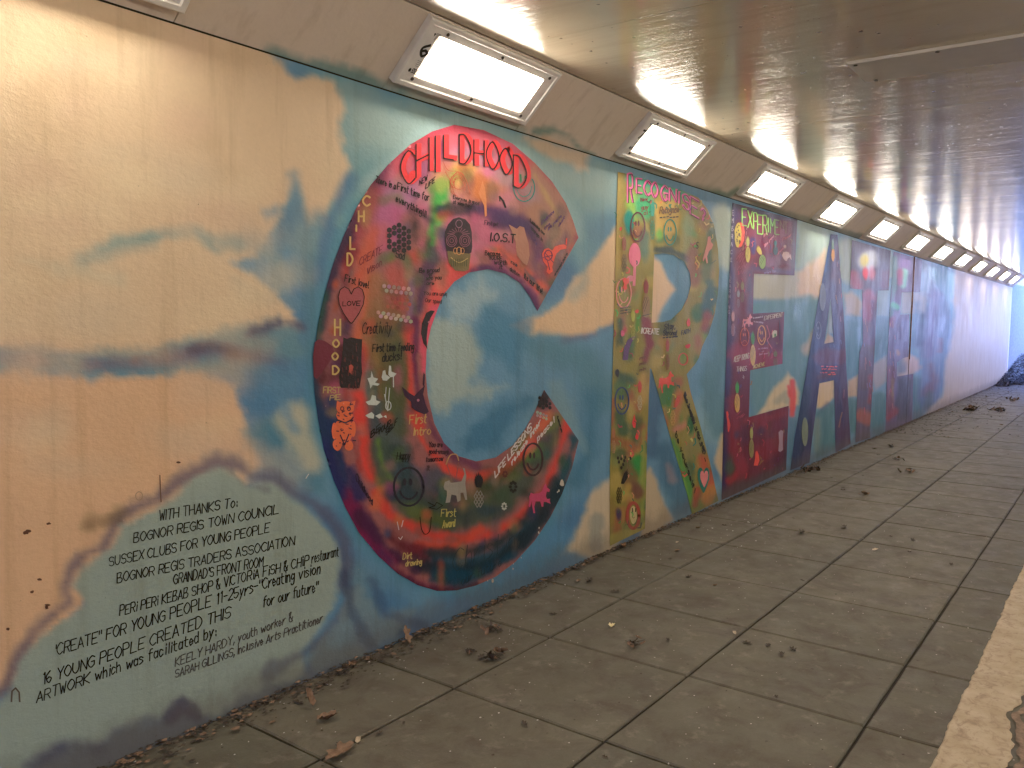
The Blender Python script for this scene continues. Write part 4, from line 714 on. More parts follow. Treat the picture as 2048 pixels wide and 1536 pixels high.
for a in [("Creativity", (318, 122), (466, 118), 56, 4, INK), ("First time feeding", (370, 215), (582, 206), 40, 5, INK), ("ducks!", (420, 265), (518, 255), 42, 5, INK), ("BE", (362, 655), (410, 612), 32, 5, INK), ("YOUR", (398, 642), (462, 588), 30, 5, INK), ("SELF", (438, 644), (496, 580), 28, 5, INK), ("Happy", (495, 765), (562, 765), 38, 4, INK),
 ("You are", (658, 702), (728, 702), 26, 4, (60, 34, 50)), ("good-enough", (660, 736), (762, 738), 24, 4, (60, 34, 50)), ("tomorrow", (645, 778), (732, 772), 24, 4, (60, 34, 50)), ("it", (648, 822), (664, 820), 24, 4, (60, 34, 50)), ("Childhood", (285, 870), (370, 1000), 38, 4, (40, 26, 56), 30, .1), ("failures", (1318, 555), (1340, 630), 16, 4, INK)]: k.text(*a)
k.line([(655, 985), (690, 1002), (660, 1012), (700, 1020), (730, 1000), (700, 985), (690, 1000)], 4, INK); k.line(smooth([(614, 1060), (622, 1120), (640, 1148), (664, 1130), (672, 1060)]), 4, INK)
k.build('hand_lettering', L_C, 'black marker messages on the lower half of the C')
k = W(c3)
for a in [("First", (560, 585), (645, 578), 46, 6, (206, 166, 80)), ("Intro", (582, 642), (668, 636), 38, 6, (206, 166, 80)), ("First", (722, 1058), (796, 1056), 38, 5, (190, 180, 70)), ("Award", (728, 1116), (792, 1108), 36, 5, (190, 180, 70)), ("Dirt", (526, 1276), (572, 1272), 30, 5, (200, 180, 90)), ("drawing", (540, 1312), (622, 1302), 28, 5, (200, 180, 90))]: k.text(*a)
k.build('yellow_lettering', L_C, 'small yellow words First Award near the bottom of the C')
k = W(c3)
for a in [("LIFE LESSONS", (1000, 858), (1186, 610), 34, 6, WHT), ("release inner", (1085, 795), (1232, 580), 28, 5, WHT), ("peace!", (1216, 672), (1302, 574), 28, 5, WHT)]: k.text(*a, lean=-.1)
k.build('white_lettering', L_C, 'white words LIFE LESSONS release inner peace')
k = W(c3); k.text("Christina", (780, 1340), (1140, 1210), 115, 2.6, (34, 50, 62)); k.text("our future", (822, 1410), (1030, 1310), 44, 2.6, (34, 50, 62)); k.build('hand_lettering', L_C, 'very faint large dark writing at the bottom of the C')

def heart_pts(x, y, w, h):
    P = [(0, .42), (.12, .25), (.3, .12), (.42, .2), (.5, .42), (.44, .62), (.26, .84), (.06, 1.0)]
    r = [(x+(a+0)*w*1.0, y-h*.5+h*b*1) for a, b in P]
    left = [(x-a*w, y-h*.5+h*b) for a, b in P[::-1]]
    return [(x, y-h*.5+h*.2)]+[(x+a*w, y-h*.5+b*h) for a, b in [(.1, .06), (.27, 0), (.43, .08), (.5, .27), (.46, .48), (.3, .72), (.08, .95), (0, 1), (-.08, .95), (-.3, .72), (-.46, .48), (-.5, .27), (-.43, .08), (-.27, 0), (-.1, .06)]]
def heart(par, sheet, x, y, w, h, col, line, lw, label, word=None):
    k = W(sheet, .0048); P = heart_pts(x, y, w, h)
    if col: k.fill(P, col)
    k2 = W(sheet, .006)
    o = k.build('heart_stencil', par, label)
    if line:
        k2.line(P+[P[0]], lw, line)
        if word: k2.text(word, (x-w*.33, y+h*.02), (x+w*.33, y+h*.01), h*.12, lw, line)
        k2.build('heart_outline', par)
heart(L_C, c2, 350, 1400, 178, 250, (170, 86, 84), (46, 20, 26), 6, 'brick red heart outlined in black with the word LOVE', 'LOVE')
k = W(c3); k.fill([(76, 165), (95, 150), (125, 158), (165, 185), (176, 215), (158, 255), (120, 310), (86, 355), (70, 340), (66, 240)], (112, 36, 58)); k.build('heart_stencil', L_C, 'dark maroon heart cut off by the left edge of the C')
def smiley(par, sheet, x, y, rx, ry, wd, col, label, sad=False):
    k = W(sheet, .0055); k.ring(x, y, rx, ry, wd, col)
    for s in (-1, 1): k.oval(x+s*rx*.2-rx*.08, y-ry*.25, rx*.12, ry*.2, col, 12)
    if sad: k.ring(x, y+ry*.75, rx*.5, ry*.35, wd*.7, col, 200, 340, 12)
    else: k.ring(x, y+ry*.02, rx*.62, ry*.62, wd*.85, col, 25, 160, 14)
    k.build('smiley_stencil', par, label)
smiley(L_C, c3, 557, 905, 76, 98, 11, (44, 40, 58), 'large dark smiley face near the bottom left curve')
smiley(L_C, c3, 1193, 765, 49, 82, 10, (66, 42, 50), 'dark smiley face near the lower right tip')
def pineapple(par, sheet, x, y, w, h, crown, body, label, lean=0.0, lattice=None):
    k = W(sheet, .005); n = 7
    cy0 = y-h*.12
    for i in range(n):
        a = (i-(n-1)/2)/(n-1)*2.2; L = h*.42*(1-.25*abs(a))
        tip = (x+math.sin(a)*L*.55*w/h*1.6+lean*L, cy0-math.cos(a*.6)*L); bs = w*.13
        k.fill([(x-bs, cy0), (x+bs, cy0+2), ((x+tip[0])/2+bs*.8, (cy0+tip[1])/2), tip, ((x+tip[0])/2-bs*.8, (cy0+tip[1])/2+2)], crown)
    cb = y+h*.2
    if lattice is None: k.oval(x-lean*h*.25, cb, w*.36, h*.31, body, 18, .06)
    lc = lattice or tuple(int(c*.55) for c in body)
    for s in (-1, 1):
        for j in range(-3, 4):
            P = []
            for t in np.linspace(-1, 1, 9):
                u = t; v = s*t+j*.5
                if u*u+v*v < 1: P.append((x-lean*h*.25+u*w*.35, cb+v*h*.30))
            if len(P) > 1: k.line(P, w*.045, lc)
    k.build('pineapple_stencil', par, label)
pineapple(L_C, c3, 915, 930, 92, 190, (34, 32, 34), (132, 132, 122), 'black crowned pineapple with pale body at the foot of the C', 0, (150, 146, 130))
def flower(par, sheet, x, y, rx, ry, col, label):
    k = W(sheet, .005)
    for i in range(8):
        a = i*math.pi/4; k.oval(x+rx*.6*math.cos(a), y+ry*.6*math.sin(a), rx*.36, ry*.2, col, 8, .1, math.atan2(ry*math.sin(a), rx*math.cos(a)))
    k.build('flower_stencil', par, label)
flower(L_C, c3, 1091, 905, 24, 40, (34, 32, 30), 'black daisy right of the pineapple'); flower(L_C, c3, 1050, 840, 16, 22, (96, 44, 40), 'small dark red flower above the black daisy'); flower(L_C, c3, 1045, 1005, 17, 25, (204, 206, 190), 'small white flower below the black daisy')
def silhouette(par, sheet, polys, col, name, label, off=.005):
    k = W(sheet, off)
    for P in polys:
        if len(P) == 4 and not hasattr(P[0], '__len__'): k.oval(P[0], P[1], P[2], P[3], col, 14)
        else: k.fill(P, col)
    k.build(name, par, label)
def horse(par, sheet, x, y, w, h, col, label):
    P = [(-.5, -.05), (-.42, -.2), (-.3, -.16), (-.05, -.18), (.1, -.25), (.2, -.45), (.28, -.5), (.33, -.38), (.47, -.3), (.44, -.22), (.32, -.24), (.28, -.08), (.34, .02), (.48, .0), (.46, .08), (.5, .18), (.42, .16), (.3, .12), (.18, .12), (.16, .28), (.08, .28), (.02, .1), (-.2, .1), (-.26, .28), (-.22, .5), (-.3, .5), (-.36, .25), (-.38, .08), (-.46, .3), (-.53, .26), (-.48, .06)]
    silhouette(par, sheet, [[(x+a*w, y+b*h) for a, b in P]], col, 'horse_stencil', label)
horse(L_C, c3, 1228, 965, 110, 150, (196, 76, 112), 'pink prancing horse on the lower right curve')
P = [(735, 905), (742, 880), (765, 872), (772, 885), (800, 882), (826, 878), (842, 840), (834, 808), (844, 812), (852, 850), (846, 890), (852, 930), (856, 972), (846, 972), (836, 935), (822, 936), (822, 975), (806, 984), (800, 950), (775, 945), (768, 985), (745, 988), (752, 950), (752, 925), (738, 920)]
silhouette(L_C, c3, [P], (158, 152, 138), 'cat_stencil', 'pale grey cat with raised tail at the foot of the C')
k = W(c3); k.line(smooth([(748, 790), (768, 745), (800, 740), (812, 770)]), 6, (190, 150, 80)); k.line([(752, 790), (776, 865)], 4, (150, 90, 80)); k.line([(812, 780), (798, 865)], 4, (150, 90, 80)); k.build('balloon_outline', L_C)
k = W(c3)
for P in [[(345, 350), (362, 345), (366, 312), (376, 345), (400, 352), (384, 372), (408, 378), (398, 388), (372, 384), (360, 402), (356, 378)], [(418, 345), (424, 312), (436, 308), (440, 330), (462, 345), (444, 362), (424, 360)], [(452, 330), (456, 284), (466, 286), (468, 315), (494, 326), (480, 342), (462, 344)],
          [(335, 470), (360, 462), (368, 435), (388, 440), (390, 462), (412, 470), (392, 488), (350, 486)], [(334, 540), (366, 522), (380, 536), (376, 556), (350, 552)], [(384, 542), (410, 530), (424, 548), (404, 556)], [(426, 545), (440, 538), (444, 554)]]: k.fill(P, (208, 214, 206))
k.line([(477, 340), (478, 394)], 5, (208, 214, 206)); k.line([(432, 432), (448, 510)], 5, (200, 206, 200)); k.line([(458, 400), (448, 516)], 5, (200, 206, 200)); k.line([(440, 395), (436, 450)], 4, (200, 206, 200)); k.ring(452, 490, 14, 22, 5, (200, 206, 200))
k.build('bird_stencil', L_C, 'white ducks and wading birds among reeds')
k = W(c3)
for P in [[(222, 140), (240, 148), (262, 140), (290, 146), (318, 150), (314, 260), (318, 320), (304, 400), (206, 398), (200, 340), (214, 250)]]: k.fill(P, (40, 28, 30))
k.build('dark_panel_stencil', L_C, 'near black rectangle of sprayed branches')
k = W(c3, .0062)
for i in range(26): x = 212+90*RNG.rand(); y = 170+220*RNG.rand(); k.line([(x, y), (x+10*RNG.rand()-5, y+22*RNG.rand()+6)], 4, (112, 56, 46))
k.fill([(250, 285), (262, 278), (274, 290), (264, 330), (252, 318)], (190, 90, 60)); k.build('branch_speck', L_C)
OR2 = (232, 116, 46); k = W(c3)                       # a plain striped orange animal shape
k.oval(232, 500, 46, 34, OR2, 16, .12); k.fill([(186, 490), (190, 464), (208, 474)], OR2); k.fill([(262, 470), (284, 464), (280, 490)], OR2); k.oval(228, 540, 42, 36, OR2, 14, .1); k.oval(222, 620, 50, 64, OR2, 16, .12); k.oval(190, 690, 24, 30, OR2, 12, .12); k.oval(250, 694, 22, 28, OR2, 12, .12); k.oval(175, 620, 14, 44, OR2, 12, .1); k.oval(272, 610, 13, 40, OR2, 12, .1)
k.build('animal_stencil', L_C, 'orange striped animal figure sitting on the left side')
k = W(c3, .0062)
for i in range(34): x = 182+88*RNG.rand(); y = 480+220*RNG.rand(); k.line([(x, y), (x+16*RNG.rand(), y+14*RNG.rand()-7)], 5, (60, 50, 76))
k.ring(215, 505, 8, 10, 4, (60, 50, 76)); k.ring(250, 505, 8, 10, 4, (60, 50, 76)); k.line([(196, 565), (232, 578), (266, 562)], 7, (60, 50, 76)); k.line([(206, 640), (228, 690), (250, 636)], 6, (60, 50, 76)); k.build('stripe_pattern', L_C)
def hexes(par, sheet, cells, r, ry, col, label, tone=.25):
    k = W(sheet, .005)
    for x, y in cells:
        c = tuple(int(v*(1-tone*RNG.rand())) for v in col); k.fill([(x+r*math.cos(a)*(.95+.1*RNG.rand()), y+ry*math.sin(a)) for a in np.arange(6)*math.pi/3+.5], c)
    k.build('honeycomb_stencil', par, label)
cells = [(610+i*33, 850+j*38+(i % 2)*19+i*2) for i in range(5) for j in range(5) if not (i == 4 and j == 0) and RNG.rand() > .05]
hexes(L_C, c2, cells, 18, 19, (34, 24, 28), 'black honeycomb patch above the word Sad')
hexes(L_C, c2, [(575+i*33+(j % 2)*16, 1270+j*32+i*4) for i in range(6) for j in range(2)], 15, 16, (214, 170, 160), 'upper pale honeycomb row on orange')
hexes(L_C, c2, [(535+i*34+(j % 2)*17, 1450+j*26+i*6) for i in range(7) for j in range(2)], 15, 15, (216, 190, 172), 'lower pale honeycomb row above Creativity')
hexes(L_C, c2, [(600+i*33+(j % 2)*16, 1350+j*30+i*4) for i in range(5) for j in range(3)], 13, 14, (196, 104, 80), 'faint orange honeycomb between the pale rows')
hexes(L_C, c3, [(1228+i*17, 450+j*20+(i % 2)*10) for i in range(4) for j in range(3) if (i, j) != (3, 0)], 9, 10, (40, 34, 38), 'black honeycomb on the lower tip')
hexes(L_C, c3, [(1216+i*15, 524+j*16+i*6) for i in range(4) for j in range(2)], 8, 8, (210, 196, 176), 'white honeycomb below the lower tip')
k = W(c2); k.fill([(988, 960), (990, 900), (1010, 850), (1045, 812), (1085, 800), (1130, 815), (1160, 850), (1172, 900), (1176, 1000), (1170, 1040), (1140, 1060), (1000, 1030)], (44, 26, 40)); k.fill([(1005, 1030), (1165, 1050), (1152, 1160), (1120, 1170), (1060, 1165), (1015, 1110)], (128, 112, 62)); k.build('skull_stencil', L_C, 'dark domed skull stencil with patterned face')
k = W(c2, .0062)
for x, y in ((1035, 960), (1125, 960)):
    for r in (36, 26, 12): k.ring(x, y, r, r*1.15, 4, (150, 96, 110))
for i in range(9): a = math.pi*(.1+.8*i/8); k.line([(1082-30*math.cos(a), 920-20*math.sin(a)), (1082-80*math.cos(a), 930-60*math.sin(a))], 4, (140, 90, 104))
k.ring(1085, 1030, 16, 26, 5, (220, 160, 80)); k.ring(1060, 1030, 12, 20, 4, (220, 160, 80)); k.ring(1108, 1030, 12, 20, 4, (220, 160, 80))
for i in range(8): k.line([(1030+i*15, 1085), (1032+i*15, 1135)], 4, (70, 80, 40))
k.line(smooth([(1030, 1075), (1085, 1110), (1145, 1080)]), 5, (206, 180, 90)); k.ring(1085, 845, 22, 26, 4, (160, 120, 140)); k.build('skull_pattern', L_C)
k = W(c3)
k.fill([(560+86, 15), (640, 30), (624, 70), (620, 120), (632, 170), (652, 200), (648, 150), (655, 80), (668, 40), (690, 5), (670, 2)], (34, 22, 32)); k.build('head_stencil', L_C, 'black rounded head stencil against the inner edge')
silhouette(L_C, c3, [[(522, 392), (560, 425), (585, 440), (604, 420), (640, 385), (630, 430), (642, 480), (660, 520), (640, 535), (600, 520), (572, 500), (568, 470), (535, 440)], [(632, 320), (640, 330), (636, 400), (628, 380)]], (60, 30, 60), 'rabbit_stencil', 'dark purple long eared rabbit head on the inner edge')
k = W(c3, .0062); k.oval(605, 462, 7, 7, (190, 120, 130)); k.oval(660, 62, 6, 6, (190, 120, 130)); k.build('eye_dot', L_C)
ORR = (244, 96, 50)
silhouette(L_C, c2, [[(1652, 1050), (1668, 1018), (1695, 1010), (1722, 1028), (1738, 1000), (1770, 990), (1800, 985), (1822, 995), (1818, 1015), (1780, 1022), (1750, 1050), (1735, 1090), (1722, 1140), (1726, 1170), (1700, 1190), (1682, 1170), (1690, 1140), (1660, 1100)], [(1815, 945), (1826, 940), (1822, 990), (1812, 985)]], ORR, 'bug_stencil', 'bright orange bug shape near the upper tip')
k = W(c2, .0062); k.ring(1695, 1060, 26, 34, 6, (100, 50, 90)); k.line([(1660, 1075), (1725, 1060)], 5, (100, 50, 90)); k.line([(1690, 1100), (1705, 1160)], 5, (100, 50, 90)); k.line([(1670, 1040), (1730, 1110)], 4, (100, 50, 90)); k.build('bug_pattern', L_C)
k = W(c2); k.ring(1530, 600, 72, 92, 7, (70, 150, 140), -40, 200); k.ring(1530, 590, 50, 70, 5, (80, 160, 150), 0, 160); k.line([(1505, 510), (1508, 555)], 12, (70, 140, 90)); k.line([(1538, 520), (1538, 560)], 12, (70, 140, 90)); k.build('smiley_stencil', L_C, 'teal smiley face behind the last red letter')
k = W(c2)
for i in range(9): k.ring(1075+RNG.rand()*26-13, 575+RNG.rand()*50-25, 30+20*RNG.rand(), 50+25*RNG.rand(), 3.5, (204, 104, 60), RNG.rand()*200, 200+RNG.rand()*200, 14)
k.line(smooth([(975, 420), (1010, 480), (1080, 490), (1130, 540), (1160, 640)]), 4, (204, 104, 60)); k.line([(990, 490), (1020, 540), (1040, 600)], 4, (204, 104, 60)); k.build('flower_outline', L_C, 'orange scribbled flower under the red letters')
silhouette(L_C, c2, [[(1425, 850), (1448, 862), (1480, 880), (1500, 860), (1530, 870), (1545, 930), (1560, 980), (1568, 1060), (1550, 1130), (1520, 1110), (1480, 1060), (1470, 960), (1448, 900)]], (186, 134, 104), 'animal_stencil', 'tan animal silhouette near the upper tip')
silhouette(L_C, c2, [[(1245, 548), (1262, 600), (1272, 680), (1276, 790), (1262, 798), (1256, 720), (1218, 640), (1232, 600)]], (214, 140, 70), 'star_stencil', 'orange tan drip shaped stencil in the middle of the arc')
k = W(c3)
for x, y, r in ((1341, 885, 10), (1325, 925, 4), (1318, 932, 3), (1224, 1115, 3), (1222, 1140, 4), (1132, 1268, 2), (1092, 1300, 2), (1090, 1325, 3), (985, 1388, 6), (960, 1385, 3), (500, 1100, 0)):
    if r: k.oval(x, y, r*1.1, r*1.7, (206, 196, 172), 9, .5)
k.line([(497, 1085), (505, 1125)], 4, WHT); k.line([(520, 1110), (528, 1078)], 4, WHT); k.line([(505, 1165), (515, 1175), (524, 1160)], 4, WHT); k.line([(30, 862), (44, 840)], 4, (220, 214, 196)); k.build('paint_fleck', wall)

# ---- letter R
PNK = (222, 110, 176)
k = W(c4); rl = [('R', 290, 108, 330, 322, 0), ('E', 358, 145, 396, 252, .15), ('C', 418, 160, 462, 270, .2), ('O', 474, 172, 520, 285, .2), ('G', 548, 198, 592, 312, .2), ('N', 612, 222, 664, 316, .2), ('I', 686, 245, 700, 330, 0), ('S', 712, 268, 762, 378, .6), ('E', 770, 300, 832, 430, .6), ('?', 852, 375, 884, 460, .3)]
for ch, x0, y0, x1, y1, sh in rl: k.boxed(ch, x0, y0, x1, y1, 17, PNK, sh)
k.build('pink_lettering', L_R, 'pink letters spelling RECOGNISE across the top of the R')
k = W(c4, .0062)
for ch, x0, y0, x1, y1, sh in rl: k.boxed(ch, x0+6, y0+6, x1+6, y1+8, 5, INK, sh)
k.text("Recognise", (535, 412), (682, 402), 50, 8, (110, 84, 36)); k.text("New", (388, 318), (440, 310), 28, 6, (120, 50, 60)); k.text("guy", (392, 385), (445, 378), 36, 6, (120, 60, 50)); k.text("ai", (412, 420), (440, 418), 26, 6, (120, 60, 50))
for i in range(6): k.line([(537+i*25, 443-(i % 3)*3), (552+i*25, 441-(i % 3)*3)], 9, INK)
k.text("Stay,", (570, 1302), (652, 1296), 44, 6, INK); k.text("Strong!", (560, 1348), (662, 1346), 38, 6, INK); k.text("FAITH", (700, 1346), (768, 1326), 34, 5, (60, 60, 44)); k.text("S", (815, 680), (830, 678), 50, 6, INK)
for i in range(5): k.line([(560+i*24, 1366-i*2), (574+i*24, 1364-i*2)], 9, INK)
for y in (1145, 1165, 1185): k.text("mmnnu", (232, y), (312, y-14), 13, 3.5, (70, 66, 40))
k.line([(400, 1198), (468, 1180)], 5, (70, 60, 40)); k.line([(925, 800), (965, 770)], 6, (90, 110, 60)); k.build('hand_lettering', L_R, 'black and brown marker words on the upper part of the R')
k = W(c4); k.text("#CREATE", (390, 1332), (528, 1340), 42, 6.5, WHT); k.build('white_lettering', L_R, 'white hashtag CREATE where the stem meets the bowl')
k = W(c5); k.text("be yourself!", (655, 655), (800, 1100), 36, 6, INK, lean=.3)
k.text("Be happy you can", (722, 352), (880, 800), 30, 9, (34, 32, 24), lean=.3)
for i in range(9): k.line([(728+i*19, 365+i*58), (736+i*19, 392+i*58)], 6, INK)
for y in (75, 120, 165): k.text("mln", (380, y), (428, y-12), 24, 5, (110, 70, 40))
k.build('hand_lettering', L_R, 'black marker words running down the leg of the R')
smiley(L_R, c4, 367, 515, 54, 112, 11, (96, 44, 56), 'dark red smiley face at the top left of the R'); smiley(L_R, c4, 615, 555, 47, 98, 10, (62, 136, 116), 'teal smiley face under the word Recognise'); smiley(L_R, c4, 259, 1022, 57, 112, 10, (226, 150, 130), 'salmon pink smiley face on the left stem')
smiley(L_R, c5, 245, 390, 52, 102, 11, (62, 78, 124), 'blue smiley face low on the stem')
k = W(c5); k.ring(332, 1272, 46, 98, 24, (166, 74, 48)); k.oval(333, 1265, 27, 70, (206, 190, 120), 16, .1); k.build('smiley_stencil', L_R, 'thick rust coloured ring face at the foot of the stem')
k = W(c5, .0062); k.line([(326, 1215), (328, 1245)], 7, INK); k.line([(352, 1215), (350, 1242)], 7, INK); k.line([(322, 1280), (332, 1292), (342, 1284)], 3, INK); k.build('face_marking', L_R)
k = W(c4); k.oval(343, 730, 46, 92, (230, 122, 152), 20, .06); k.line([(343, 820), (338, 960)], 22, (226, 130, 150)); k.oval(310, 910, 30, 24, (214, 130, 140), 12, .2); k.build('lollipop_stencil', L_R, 'round pink lollipop shape on the left stem')
k = W(c4, .006); k.fill([(250, 920), (266, 900), (280, 912), (298, 905), (300, 940), (282, 960), (286, 990), (268, 1000), (250, 980), (262, 955)], (236, 84, 44)); k.oval(237, 528, 10, 16, (220, 70, 40), 8, .4); k.oval(360, 1165, 16, 16, (220, 84, 50), 9, .5); k.oval(756, 1250, 14, 34, (220, 84, 50), 10, .4); k.oval(752, 1430, 22, 18, (210, 60, 40), 9, .5); k.oval(250, 1330, 14, 26, (216, 100, 130), 10, .3); k.build('flower_stencil', L_R, 'small bright orange and red blossoms scattered over the R')
heart(L_R, c5, 872, 1000, 92, 200, (52, 130, 116), None, 4, 'teal heart with pink centre on the foot of the leg')
k = W(c5, .006); k.fill(heart_pts(877, 990, 62, 130), (232, 142, 140)); k.build('heart_outline', L_R)
horse(L_R, c5, 588, 245, 120, 170, (228, 88, 40), 'orange horse high on the leg of the R'); 
silhouette(L_R, c4, [[(905, 590), (925, 585), (930, 630), (946, 650), (935, 680), (915, 700), (900, 740), (905, 790), (895, 796), (885, 750), (870, 780), (864, 770), (885, 690), (900, 640)]], (220, 150, 130), 'figure_stencil', 'salmon pink leaping figure on the bowl of the R')
for x, y, w_, h_, cr, bd, lb, lt in [(262, 730, 70, 300, (150, 90, 50), (130, 110, 60), 'brown pineapple on the left edge of the stem', (100, 84, 50)), (430, 1060, 84, 300, (150, 76, 60), (150, 120, 60), 'reddish pineapple left of the hole in the R', None), (480, 470, 70, 330, (70, 150, 130), (110, 160, 90), 'pale teal pineapple beside the first smiley', (80, 150, 120)),
   (595, 1500, 60, 260, (176, 96, 76), (160, 130, 70), 'faint red pineapple under the words Stay Strong', (150, 90, 70)), (330, 1270, 60, 260, (190, 190, 60), (90, 140, 90), 'yellow green pineapple beside the hashtag', (190, 190, 80))]:
    pineapple(L_R, c4, x, y, w_, h_, cr, bd, lb, 0, lt)
for x, y, w_, h_, cr, bd, lb, lt, le in [(382, 355, 64, 250, (200, 84, 50), (90, 130, 80), 'small pineapple with green and red body on the stem', (206, 200, 150), 0), (248, 1060, 84, 280, (34, 30, 24), (60, 56, 34), 'black leaning pineapple low on the stem', (28, 24, 20), .35), (655, 470, 70, 260, (206, 90, 50), (196, 150, 60), 'yellow pineapple lying on the leg of the R', (214, 176, 70), .3), (180, 700, 60, 220, (176, 120, 60), (170, 90, 50), 'rust pineapple at the left edge of the stem', (196, 150, 90), 0)]:
    pineapple(L_R, c5, x, y, w_, h_, cr, bd, lb, le, lt)
k = W(c5); 
for x, y, rx, ry in ((340, 545, 18, 55), (360, 660, 14, 30)): k.fill([(x-rx, y+ry*.3), (x-rx*.5, y-ry*.3), (x, y-ry), (x+rx*.5, y-ry*.2), (x+rx, y), (x+rx*.4, y+ry), (x-rx*.4, y+ry*.9)], (222, 60, 40))
k.ring(715, 70, 34, 45, 10, (206, 90, 60)); k.build('leaf_stencil', L_R, 'small red leaf shapes on the stem')
k = W(c5)
for x, y in ((215, 830), (222, 860), (240, 835), (262, 850), (270, 825), (255, 880), (240, 905), (310, 830), (205, 170), (212, 195)): k.oval(x, y, 9, 14, (46, 38, 34), 9, .3)
k.oval(208, 175, 17, 30, (46, 44, 40), 12, .2); k.build('paw_stencil', L_R, 'dark paw prints low on the stem')
k = W(c4); k.fill([(250, 1536), (262, 1440), (290, 1380), (330, 1352), (352, 1356), (320, 1400), (300, 1460), (290, 1536)], (104, 78, 128)); k.build('moon_stencil', L_R, 'violet crescent at the left of the stem')

k = W(full, .0042)
for i in range(120):
    x, y = 1228+62*RNG.rand(), 420+640*RNG.rand()
    if i % 2: t = RNG.rand(); x, y = [(1300+110*t, 400+20*RNG.rand()), (1385+45*RNG.rand(), 430+190*t), (1310+60*t+40*RNG.rand(), 700+250*t)][i % 3]
    c_ = [(206, 190, 60), (110, 190, 70), (60, 130, 110), (210, 96, 60), (160, 70, 70), (90, 140, 60), (214, 150, 90), (70, 90, 70), (226, 200, 110)][RNG.randint(9)]
    a = RNG.rand()*3; L_ = 3+7*RNG.rand(); k.line([(x, y), (x+L_*math.cos(a)*.6, y+L_*math.sin(a)), (x+L_*math.cos(a+.6), y+L_*1.5*math.sin(a+.5))], 1.2+2.2*RNG.rand(), c_, .5, .3)
k.build('brush_mark', L_R)
k = W(full, .0042)
for i in range(90):
    x, y = 1470+34*RNG.rand(), 430+520*RNG.rand()
    if i % 2: x, y = [(1500+85*RNG.rand(), 450+85*RNG.rand()), (1500+60*RNG.rand(), 640+80*RNG.rand()), (1490+80*RNG.rand(), 845+100*RNG.rand())][i % 3]
    c_ = [(190, 60, 90), (110, 40, 90), (210, 110, 120), (90, 60, 120), (170, 40, 50), (150, 120, 70), (60, 30, 60)][RNG.randint(7)]
    a = RNG.rand()*3; L_ = 3+6*RNG.rand(); k.line([(x, y), (x+L_*math.cos(a)*.5, y+L_*math.sin(a)), (x+L_*.5*math.cos(a+.6), y+L_*1.5*math.sin(a+.5))], 1.0+1.8*RNG.rand(), c_, .5, .3)
k.build('brush_mark', L_E)
# ---- letter E
k = W(c6)
for ch, x0, y0, x1, y1, c in [('E', 238, 165, 278, 312, LIME), ('X', 288, 185, 328, 332, LIME), ('P', 338, 202, 372, 345, LIME), ('E', 372, 220, 412, 385, LIME), ('R', 420, 225, 458, 390, LIME), ('I', 468, 245, 474, 370, LIME), ('M', 486, 255, 522, 380, (140, 190, 80)), ('E', 526, 265, 560, 390, (140, 170, 80)), ('N', 572, 272, 604, 345, (130, 96, 60)), ('T', 604, 280, 640, 380, (130, 86, 56))]: k.boxed(ch, x0, y0, x1, y1, 9, c, .15)
k.build('green_lettering', L_E, 'lime green letters spelling EXPERIMENT across the top')
k = W(c6)
for i, ch in enumerate("EMBRACE"): k.boxed(ch, 150-i*3, 178+i*70, 165-i*3, 222+i*68, 4.5, (196, 190, 206))
for i, ch in enumerate("LEARNING"): k.boxed(ch, 128-i*2, 735+i*46, 142-i*2, 765+i*46, 4, (150, 140, 170))
k.text("Be you", (436, 502), (512, 412), 24, 4.5, (224, 150, 170)); k.text("Be", (425, 415), (455, 382), 20, 4, (210, 140, 160)); k.text("Flower", (592, 450), (668, 404), 26, 4, (196, 90, 90)); k.text("dream", (548, 572), (604, 512), 22, 4, (200, 110, 130)); k.text("hope", (560, 690), (640, 655), 24, 3.5, (150, 70, 90)); k.text("Believe in", (262, 480), (280, 330), 14, 3, (226, 190, 190)); k.text("ways to", (430, 735), (530, 722), 20, 3.5, (150, 130, 190))
k.text("is a moment of", (335, 1130), (420, 1118), 14, 3.5, (206, 190, 200)); k.text("EXPERIMENT", (430, 1142), (592, 1112), 36, 4.5, (220, 206, 196)); k.text("in everything", (340, 1160), (420, 1170), 13, 3, (200, 170, 180)); k.text("KEEP TRYING", (165, 1512), (298, 1478), 48, 5, (226, 214, 206)); k.text("no failure", (380, 1400), (460, 1392), 13, 3, (210, 160, 170)); k.text("ok", (410, 1425), (430, 1420), 12, 3, (210, 160, 170)); k.text("just learn", (385, 1448), (465, 1440), 13, 3, (210, 160, 170))
for i in range(14): x = 175+60*RNG.rand(); y = 540+240*RNG.rand(); k.line([(x, y), (x+20, y-34), (x+28, y-6), (x+44, y-40)], 2.6, (170, 90, 110))
k.build('hand_lettering', L_E, 'pale chalky words on the top and middle of the first E')
k = W(c7); k.text("THINGS", (205, 208), (302, 198), 46, 5, (226, 214, 206)); k.text("ACHIEVE", (366, 178), (476, 150), 34, 5.5, (206, 190, 100)); k.line([(262, 262), (284, 258)], 3, WHT); k.line([(270, 240), (276, 278)], 3, WHT)
for i in range(8): x = 200+60*RNG.rand(); y = 610+60*RNG.rand(); k.line([(x, y), (x+30, y-30)], 3, (190, 90, 96))
k.build('hand_lettering', L_E, 'pale words THINGS and ACHIEVE at the middle arm')
